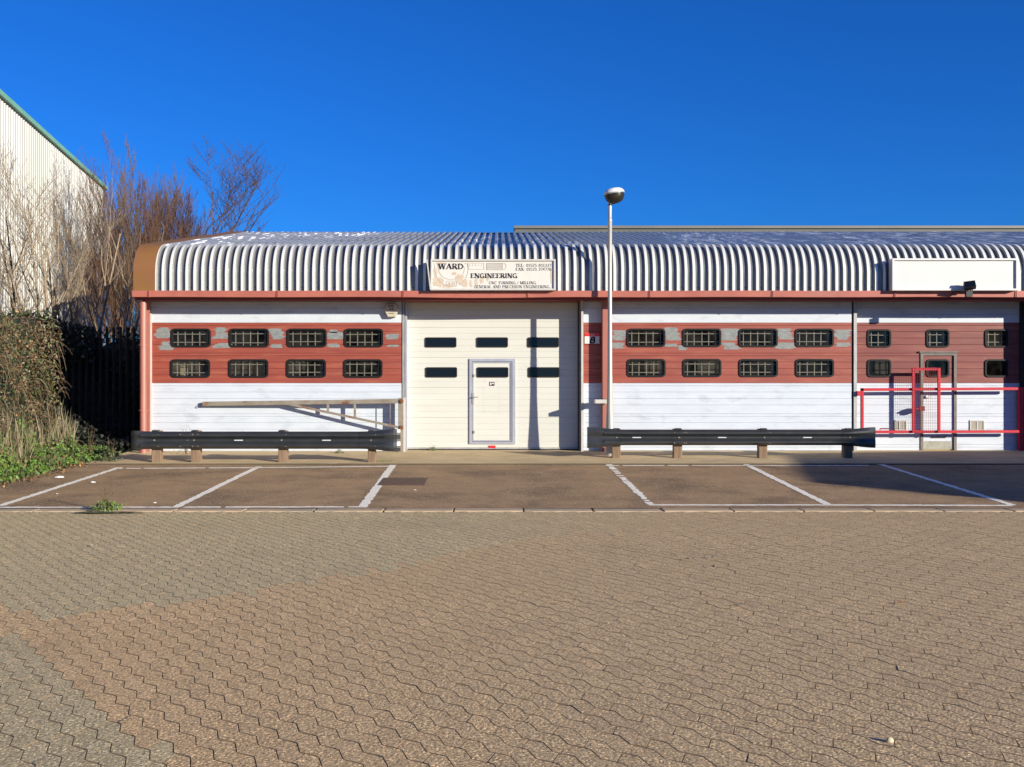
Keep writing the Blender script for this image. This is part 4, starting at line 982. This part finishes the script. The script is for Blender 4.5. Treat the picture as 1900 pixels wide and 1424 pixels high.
# ------------------------------------------------------------------ palisade fence in the shade left of the units
fe = thing('palisade_fence', 'dark steel palisade fence in deep shade between the hedge and the terrace', 'fence', (-11, 24, .3))
M['fence'] = mat('dark_fence_steel', (.020, .020, .018), rough=.7)
for k in range(44):
    x = -7.25 - k * .155; b = MB(); h = 3.0 + random.uniform(-.02, .02) + .05 * (k / 44)
    b.v += [(x - .035, 24, .3), (x, 23.97, .3), (x + .035, 24, .3), (x + .035, 24, h - .06), (x + .0, 23.97, h), (x - .035, 24, h - .06)]
    b.f += [(0, 1, 4, 5), (1, 2, 3, 4)]; b.m += [0, 0]
    b.build('pale', M['fence'], fe)
for z in (.7, 2.5):
    b = MB(); b.box(-14.2, -7.1, 24.01, 24.06, z, z + .06); b.build('fence_rail', M['fence'], fe)

# ------------------------------------------------------------------ vegetation
def leaves(b, pts, size, m=0, stand=.4, mset=None, aspect=.6, seed=1):
    rg = np.random.default_rng(seed); n = len(pts)
    a = rg.normal(size=(n, 3)); a /= np.linalg.norm(a, axis=1)[:, None]
    c = rg.normal(size=(n, 3)); c -= (a * c).sum(1)[:, None] * a; c /= np.linalg.norm(c, axis=1)[:, None]
    s = size * rg.uniform(.55, 1.35, size=(n, 1))
    P = np.array(pts)
    q0 = P - a * s * .5; q1 = P + c * s * aspect * .5; q2 = P + a * s * .5; q3 = P - c * s * aspect * .5
    base = len(b.v); V = np.stack([q0, q1, q2, q3], 1).reshape(-1, 3)
    b.v += [tuple(v) for v in V]
    b.f += [(base + 4 * i, base + 4 * i + 1, base + 4 * i + 2, base + 4 * i + 3) for i in range(n)]
    b.m += [int(x) for x in (mset if mset is not None else [m] * n)]
def pt_noise(x, y, z):
    return math.sin(x * 2.3 + 1.7 * math.sin(z * 1.9 + y)) * math.cos(y * 2.1 + z * 1.3) + .5 * math.sin(z * 5.1 + x * 4.3 + y * 3.7)
# lumpy dark core + leaves for the bramble hedge
def hedge_face(y, z):                                    # X of the hedge's right-hand face
    return -8.62 + .17 * pt_noise(0, y, z) - .10 * max(0, z - 2.3) ** 2 + (.25 if z < 1.2 else 0) * (1.2 - z) - .05 * (20 - y) * (.4)
hd = thing('bramble_hedge', 'tall sunlit tangle of brown and green brambles at the left edge of the bays', 'hedge', (-9, 18, .2))
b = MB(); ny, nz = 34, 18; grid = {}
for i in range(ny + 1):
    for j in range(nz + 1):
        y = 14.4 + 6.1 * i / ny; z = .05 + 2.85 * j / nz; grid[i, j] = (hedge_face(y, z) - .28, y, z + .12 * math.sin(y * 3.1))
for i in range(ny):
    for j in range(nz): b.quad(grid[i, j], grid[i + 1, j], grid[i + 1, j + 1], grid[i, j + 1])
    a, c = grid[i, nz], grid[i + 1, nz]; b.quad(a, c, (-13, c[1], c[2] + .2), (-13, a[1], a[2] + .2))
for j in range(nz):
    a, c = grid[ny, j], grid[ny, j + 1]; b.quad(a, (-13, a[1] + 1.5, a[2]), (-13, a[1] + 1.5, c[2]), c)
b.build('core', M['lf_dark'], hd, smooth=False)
b = MB(); pts = []; ms = []
for _ in range(17500):
    y = random.uniform(14.3, 20.6); z = random.uniform(.3, 3.12) ; dep = random.random() ** 1.5 * .45
    cl = pt_noise(y * 1.7, z * 1.9, 3.)
    if cl < -.75 and random.random() < .7: continue
    if z < 1.5 and y < 20.2 and random.random() < .6: continue
    x = hedge_face(y, z) + .12 - dep
    if z > 2.8: x -= random.random() * 1.6
    pts.append((x, y + random.uniform(-.05, .05), z)); r = random.random() + .18 * pt_noise(y * 1.1, z * 1.3, 9.)
    ms.append(0 if r < .22 else 1 if r < .50 else 2 if r < .84 else 3 if r < .87 else 4 if r < .95 else 5)
leaves(b, pts, .052, mset=ms, seed=3)
pts = []; ms = []
for _ in range(5200):                                     # end of the hedge facing the camera side, curling round
    z = random.uniform(.3, 3.1); x = -8.55 - random.random() * 1.9; y = 20.35 + .12 * pt_noise(x, z, 1) - random.random() * .25
    pts.append((x, y, z)); r = random.random(); ms.append(0 if r < .3 else 1 if r < .6 else 2 if r < .9 else 4)
leaves(b, pts, .06, mset=ms, seed=4)
b.build('foliage', [M['lf_green'], M['lf_dark'], M['lf_brown'], M['lf_orange'], M['lf_olive'], M['lf_tan']], hd)
b = MB()
for _ in range(800):                                      # arching bramble canes
    y = random.uniform(16, 20.6); z = random.uniform(.3, 2.9); x = hedge_face(y, z) - .05; d = Vector((random.uniform(0, .22), random.uniform(-.5, .5), random.uniform(-.1, .5))); p = Vector((x, y, z)); pp = [p]
    for k in range(5): d.z -= .13; p = p + d * .22; pp.append(p.copy())
    b.tube(pp, [.006, .006, .005, .004, .003, .002], 3, m=random.choice((0, 1, 1, 1)), caps=False)
b.build('canes', [M['lf_tan'], M['barkmid']], hd)

# dry grass standing against the hedge
b = MB()
for _ in range(1500):
    y = random.uniform(15.5, 20.3); z0 = gz(y); x = hedge_face(y, 1.) + .26 + random.random() * .35 - .10
    h = random.uniform(.35, 1.05) * (1.15 if random.random() < .2 else .75); lx_, ly_ = random.uniform(-.18, .18), random.uniform(-.18, .18); wv = random.uniform(.004, .009); a = random.uniform(0, 3.14); ux, uy = math.cos(a) * wv, math.sin(a) * wv
    p = [(x, y, z0), (x + lx_ * .4, y + ly_ * .4, z0 + h * .6), (x + lx_, y + ly_, z0 + h)]
    n = len(b.v); b.v += [(p[0][0] - ux, p[0][1] - uy, p[0][2]), (p[0][0] + ux, p[0][1] + uy, p[0][2]), (p[1][0] - ux, p[1][1] - uy, p[1][2]), (p[1][0] + ux, p[1][1] + uy, p[1][2]), p[2]]
    mm = 0 if random.random() < .6 else 1; b.f += [(n, n + 1, n + 3, n + 2), (n + 2, n + 3, n + 4)]; b.m += [mm, mm]
tag(b.build('dry_grass', [M['lf_tan'], M['lf_olive']]), 'dry straw coloured grass standing against the bramble hedge', 'grass', kind='stuff')
# nettles and low weeds along the hedge foot: boundary follows the edge seen in the photograph
EDGE = [gp(0, 900), gp(60, 888), gp(110, 872), gp(160, 860), gp(190, 856)]
def edge_x(y):
    for (xa, ya), (xb, yb) in zip(EDGE, EDGE[1:]):
        if ya <= y <= yb: return xa + (xb - xa) * (y - ya) / (yb - ya)
    return EDGE[0][0] - .2 * (EDGE[0][1] - y) if y < EDGE[0][1] else EDGE[-1][0]
b = MB(); pts = []; ms = []
for _ in range(2300):
    y = random.uniform(15.2, 20.4); e = edge_x(y); x = e - random.random() ** .8 * 1.15; d = e - x
    if x < -9.2: continue
    hmax = .10 + .65 * min(1, d / .75) * (.75 + .35 * pt_noise(x * 2, y * 2, 0)); h = max(.05, hmax * random.uniform(.4, 1) * (1 if y < 18.6 else .6)); z0 = gz(y)
    lean = Vector((random.uniform(-.12, .16), random.uniform(-.15, .1), 1)).normalized()
    if h > .12: b.tube([(x, y, z0), tuple(Vector((x, y, z0)) + lean * h)], [.004, .002], 3, m=3 if random.random() < .3 else 0, caps=False)
    g = 0 if random.random() < .62 + .3 * pt_noise(x, y * 1.4, 5) else 1
    for k in range(int(5 + h * 16)):
        t = random.uniform(.2, 1.05); pts.append(tuple(Vector((x, y, z0)) + lean * h * t + Vector((random.uniform(-.07, .07), random.uniform(-.07, .07), random.uniform(-.01, .03))))); ms.append(g if random.random() < .85 else 2)
leaves(b, pts, .062, mset=ms, aspect=.55, seed=8)
tag(b.build('nettles', [M['lf_nettle'], M['lf_green'], M['lf_brown'], M['lf_tan']]), 'low bright green nettles and weeds spilling over the tarmac edge', 'weeds', kind='stuff')
# leaf litter by the hedge foot
b = MB(); pts = []; ms = []
for _ in range(900):
    y = random.uniform(14.2, 19); x = edge_x(y) + random.gauss(-.05, .16) - (.0 if y > 15.5 else .1)
    pts.append((x, y, gz(y) + random.uniform(.012, .03))); ms.append(random.choice((0, 0, 1, 2, 2)))
leaves(b, pts, .055, mset=ms, seed=9)
tag(b.build('leaf_litter', [M['lf_brown'], M['lf_orange'], M['soil']]), 'brown leaf litter and soil along the foot of the hedge', 'leaf litter', kind='stuff')
# dark evergreen mass behind the fence
iv = thing('ivy_bank', 'dark ivy bank in deep shade behind the palisade fence', 'hedge', (-11, 25, .3))
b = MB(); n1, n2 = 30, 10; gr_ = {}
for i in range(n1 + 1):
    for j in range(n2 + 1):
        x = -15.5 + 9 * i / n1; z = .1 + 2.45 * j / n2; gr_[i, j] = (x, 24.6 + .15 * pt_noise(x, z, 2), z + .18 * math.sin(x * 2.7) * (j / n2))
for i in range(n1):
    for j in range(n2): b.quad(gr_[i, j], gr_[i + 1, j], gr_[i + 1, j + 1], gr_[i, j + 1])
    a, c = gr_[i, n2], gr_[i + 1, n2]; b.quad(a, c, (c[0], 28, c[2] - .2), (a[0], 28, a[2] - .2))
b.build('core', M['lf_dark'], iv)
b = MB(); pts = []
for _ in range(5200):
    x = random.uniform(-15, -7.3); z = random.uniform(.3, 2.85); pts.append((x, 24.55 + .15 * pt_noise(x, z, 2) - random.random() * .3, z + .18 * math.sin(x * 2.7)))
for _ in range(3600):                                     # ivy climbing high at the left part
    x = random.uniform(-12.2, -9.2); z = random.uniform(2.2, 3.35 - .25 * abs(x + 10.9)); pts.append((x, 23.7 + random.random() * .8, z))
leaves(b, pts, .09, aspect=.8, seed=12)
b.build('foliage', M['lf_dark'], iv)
# near-black ivy added over the passage floor, its colour standing in for shade
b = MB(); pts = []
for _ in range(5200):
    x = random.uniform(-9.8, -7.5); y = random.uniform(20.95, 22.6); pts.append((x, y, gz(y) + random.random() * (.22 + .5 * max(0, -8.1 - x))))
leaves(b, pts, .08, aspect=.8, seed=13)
tag(b.build('shade_ivy', leafmat('shade_ivy_leaf', (.008, .012, .006), (.014, .018, .009))), 'near-black ivy added to darken the passage floor beside the terrace', 'ivy', kind='stuff')

# bare trees
def tree(name, label, px, D, htop, kind, bark, seed, group, stems=1, spread=.35, levels=4, r0=.05, twig=.006, fan=.9, cat='tree', barkc=None, dense=1., first=.25, up=.25, lenf=1., wob=.10, taper=.78):
    rg = random.Random(seed); x0 = X(px, D); z0 = gz(D) - .06; H = htop - z0
    t = thing(name, label, cat, (x0, D, z0), group); tb = MB(); cb = MB(); cnt = [0]
    def grow(p, d, L, r, lev, target):
        n = 5 if lev < 2 else 4; pts = [p.copy()]; rad = [r]; q = p.copy(); dd = d.copy(); kids = []
        for k in range(n):
            dd = (dd + Vector((rg.gauss(0, wob), rg.gauss(0, wob), up * (.35 if lev else .1) + rg.gauss(0, wob * .4))) * (.6 if lev == 0 else 1)).normalized()
            q = q + dd * L / n; pts.append(q.copy()); rad.append(max(twig * .6, r * (1 - (taper if lev == 0 else .78) * (k + 1) / n))); kids.append((q.copy(), dd.copy(), rad[-1], (k + 1) / n))
        target.tube(pts, rad, 5 if lev == 0 else 4 if lev == 1 else 3, caps=False); cnt[0] += 1
        if lev >= levels: return
        m = [round(9 * dense), round(6 * dense), round(5 * dense), 3, 3][lev]
        for i in range(m):
            f = first + (1 - first) * (i + rg.random()) / m if lev == 0 else .15 + .85 * (i + rg.random()) / m
            idx = min(n - 1, int(f * n)); a, bb = pts[idx], pts[idx + 1]; o = a.lerp(bb, f * n - idx); rr_ = rad[idx] * (1 - (f * n - idx)) + rad[idx + 1] * (f * n - idx)
            ang = rg.uniform(0, 6.283); side = Vector((math.cos(ang), math.sin(ang), 0)); sp = fan * rg.uniform(.6, 1.25)
            nd = (kids[idx][1] + side * sp).normalized()
            ll = L * rg.uniform(.42, .68) * (1 - .45 * f) * (lenf if lev == 0 else 1)
            grow(o, nd, ll, max(twig, rr_ * .62), lev + 1, cb)
    for s in range(stems):
        a = rg.uniform(0, 6.283); sp = spread * (rg.uniform(.3, 1) if stems > 1 else .1); d = Vector((math.cos(a) * sp, math.sin(a) * sp, 1)).normalized()
        grow(Vector((x0 + rg.gauss(0, .08) * (stems > 1), D + rg.gauss(0, .08) * (stems > 1), z0)), d, H * rg.uniform(.78, .98) if stems > 1 else H * .96, r0 * rg.uniform(.7, 1), 0, tb)
    zm = max([v[2] for v in cb.v] + [v[2] for v in tb.v]) - z0; f = H / zm
    for q in (tb, cb): q.v = [(x0 + (v[0] - x0) * f, D + (v[1] - D) * f, z0 + (v[2] - z0) * f) for v in q.v]
    tb.build('trunk', barkc or bark, t, smooth=True); cb.build('crown', bark, t, smooth=True)
    return t
zt_ = lambda py, D: Z(py, D)
gS = 'bare saplings in front of the pale warehouse'
sap = [(14, 24.6, 330, 3, 'slim bare sapling at the far left edge against the warehouse wall'), (52, 26.5, 300, 3, 'bare sapling with forked stems second from the left edge'), (96, 25.5, 268, 4, 'tall bare sapling with fanned branches left of the warehouse corner'),
       (126, 26.2, 305, 4, 'thick stemmed bare sapling rising just right of the dark ivy top'), (160, 27.5, 330, 3, 'bare sapling leaning right, nearest the warehouse corner'), (196, 28.5, 400, 3, 'short bare sapling in front of the warehouse corner'), (226, 26.0, 470, 3, 'low bare sapling beside the rusty verge of the terrace')]
for i, (px, D, py, st_, lab) in enumerate(sap):
    if i > 3: st_ = 2
    tree('bare_sapling', lab, px, D, zt_(py, D), 0, M['barklight'] if i % 3 != 1 else M['barkmid'], 40 + i, gS, stems=st_, spread=.42, levels=3, r0=.078, twig=.0068, fan=.66, dense=.78 if i < 4 else .5, up=.26, lenf=.92, wob=.07)
gR = 'dense reddish bare trees behind the terrace'
red = [(118, 38, 240), (150, 41, 262), (182, 37, 285), (212, 36, 258), (238, 39, 268), (262, 36, 285), (290, 39, 290), (315, 37, 315), (338, 40, 345), (232, 43, 300), (352, 38, 395)]
labs = ['leftmost tall reddish bare tree rising above the green warehouse trim', 'reddish bare tree second from the left behind the warehouse corner', 'reddish bare tree with fine upright twigs third from the left', 'tall reddish bare tree right of the warehouse corner', 'dense reddish bare tree in the middle of the thicket', 'reddish bare tree right of the middle of the thicket', 'reddish bare tree left of the lone dark tree',
        'fine twigged reddish tree second left of the lone dark tree', 'lower reddish tree directly left of the lone dark tree', 'farthest reddish tree deep in the middle of the thicket', 'low reddish tree at the right edge of the thicket']
for i, ((px, D, py), lab) in enumerate(zip(red, labs)):
    if px < 200: D += 11
    tree('reddish_tree', lab, px, D, zt_(py, D), 0, M['barkred'] if i % 3 else M['barkmid'], 80 + i, gR, stems=4 if i in (1, 4, 5, 6, 7) else 3, spread=.26, levels=3, r0=.06, twig=.0085, fan=.45, dense=1.3, up=.42, wob=.06)
tree('bare_tree', 'tall lone dark bare tree with wide spreading branches above the left end of the roof', 408, 36, zt_(244, 36), 0, M['barkdark'], 5, None, stems=1, levels=3, r0=.15, twig=.0085, fan=1.15, dense=1.6, first=.32, up=.30, lenf=1.0, wob=.045, taper=.88, barkc=M['barktrunk'])
tree('bare_tree', 'bare tree standing beyond the right edge of the yard', 926 + 16.2 / 8.3 * 1950, 8.3, 4.7, 0, M['barkdark'], 6, None, stems=2, levels=2, r0=.07, twig=.012, fan=.9, dense=1.0)

# small weeds, stones and litter
def weed(label, px, py, n, size, h, m, stalk=0, spread=.12):
    x, y = gp(px, py); z = gz(y) + .01; t = thing('weed', label, 'weed', (x, y, z)); rg = random.Random(int(px)); pts = []
    for _ in range(n):
        a = rg.uniform(0, 6.28); r = rg.random() ** .7 * spread; pts.append((x + r * math.cos(a), y + r * math.sin(a), z + rg.random() * h * (1 - r / spread * .6)))
    b = MB(); leaves(b, pts, size, mset=[rg.choice((0, 0, 1)) for _ in pts], aspect=.35, seed=int(px)); b.build('leaves', [M[m], M['lf_olive']], t)
    b = MB()
    for _ in range(max(4, n // 22)):
        a = rg.uniform(0, 6.28); r = rg.random() * spread; b.tube([(x, y, z - .01), (x + r * math.cos(a), y + r * math.sin(a), z + h * rg.uniform(.5, 1))], [.003, .002], 3, caps=False)
    for _ in range(stalk):
        dx, dy = rg.uniform(-.12, .12), rg.uniform(-.1, .1); hh = rg.uniform(.25, .62); top_ = Vector((x + dx, y + dy, z + hh)); b.tube([(x, y, z), (x + dx * .5, y + dy * .5, z + hh * .55), top_], [.004, .003, .002], 3, caps=False)
        for k in range(3): b.tube([top_ - Vector((dx, dy, hh)) * .15 * k, top_ - Vector((dx, dy, hh)) * .15 * k + Vector((rg.uniform(-.07, .07), 0, .06))], [.002, .0015], 3, caps=False)
    b.build('stems', M['barkmid'], t); return t
weed('leafy weed with thin dead stalks growing at the kerb edge on the left', 197, 948, 420, .045, .16, 'lf_nettle', stalk=9, spread=.20)
weed('tiny green weed at the foot of the cream door', 803, 838.5, 60, .05, .13, 'lf_nettle', spread=.09)
weed('small leafy weed at the tarmac corner by the shaded passage', 205, 858, 160, .06, .28, 'lf_green', stalk=3, spread=.20)
weed('sprawling green weed right of the nettles in front of the shade', 165, 853, 200, .06, .36, 'lf_nettle', stalk=3, spread=.28)
weed('small weed between the crash barrier posts by the left cladding', 630, 843.5, 50, .05, .10, 'lf_green', spread=.10)
weed('flat weed beside the rightmost timber post of the left crash barrier', 708, 858.5, 90, .035, .04, 'lf_nettle', spread=.22)
weed('wispy dry weed behind the left crash barrier', 345, 846, 70, .03, .22, 'lf_olive', stalk=6, spread=.22)
b = MB()
def mosspatch(px, py, rx, ry, n=14):
    x, y = gp(px, py); b.quad(*[(x + rx * math.cos(2 * math.pi * k / n) * random.uniform(.6, 1.2), y + ry * math.sin(2 * math.pi * k / n) * random.uniform(.6, 1.2), gz(y) + .0215 + .0 * k) for k in range(n)])
mosspatch(190, 953.5, .42, .10); mosspatch(245, 953.5, .20, .06)
tag(b.build('moss', M['moss']), 'flat green moss on the paving round the kerb weed', 'moss', kind='stuff')
# pebble
x, y = gp(1651, 1378); b = MB(); rg = random.Random(3)
b.lathe((x, y, gz(y) - .004), [(.001, 0), (.014, .002), (.018, .012), (.014, .022), (.007, .028), (.001, .030)], 9, sx=1.1, sy=.8)
tag(b.build('pebble', M['pebble'], smooth=True), 'small pale stone lying on the paving at the lower right', 'stone')
lf = [(1383, 967, 'pale dry leaf on the paving just below the kerb line'), (1320, 1037, 'dry leaf on the paving right of centre'), (1275, 1040, 'curled dry leaf at the left of a pair on the paving'), (1365, 1127, 'brown leaf on the paving below the centre right'), (1672, 1122, 'yellow leaf on the paving at the far right'), (1322, 1054, 'tiny pale leaf below the pair of leaves'), (1146, 995, 'small leaf on the paving near the middle'), (1434, 911, 'pale leaf on the tarmac of the right bay'), (1605, 911, 'pale leaf lying in the shade of the right bay'), (172, 1015, 'pale leaf on the greenish paving at the left')]
for px, py, lab in lf:
    x, y = gp(px, py); b = MB(); s = .022; a = random.uniform(0, 6.28); c, d = math.cos(a) * s, math.sin(a) * s
    zq = gz(y) + (.012 if y < YK else .012)
    b.quad((x - c * 1.5, y - d * 1.5, zq), (x - d, y + c, zq + .012), (x + c * 1.5, y + d * 1.5, zq + .006), (x, y, zq - .001)); b.quad((x - c * 1.5, y - d * 1.5, zq), (x, y, zq - .001), (x + c * 1.5, y + d * 1.5, zq + .006), (x + d, y - c, zq + .014))
    tag(b.build('fallen_leaf', M['pebble'] if py % 2 else M['lf_orange']), lab, 'leaf', 'fallen leaves on the yard')
for px, py, s, lab in ((110, 888, .05, 'crumpled white litter on the tarmac beside the nettles'), (172, 897, .032, 'small white scrap of litter inside the leftmost bay'), (106, 918, .016, 'tiny white scrap near the leftmost bay line'), (287, 935, .02, 'tiny white scrap near the kerb in the leftmost bay'), (770, 911, .018, 'tiny white scrap just below the drain grate')):
    x, y = gp(px, py); b = MB(); z = gz(y) + .006
    b.lathe((x, y, z), [(.001, 0), (s, .004), (s * .9, s * .35), (s * .5, s * .6), (.001, s * .55)], 7, sx=1.5, sy=.9)
    for i in range(len(b.v)): v = b.v[i]; b.v[i] = (v[0] + random.uniform(-1, 1) * s * .25, v[1] + random.uniform(-1, 1) * s * .25, v[2] + random.random() * s * .1)
    tag(b.build('litter', M['litter']), lab, 'litter', 'scraps of white litter')
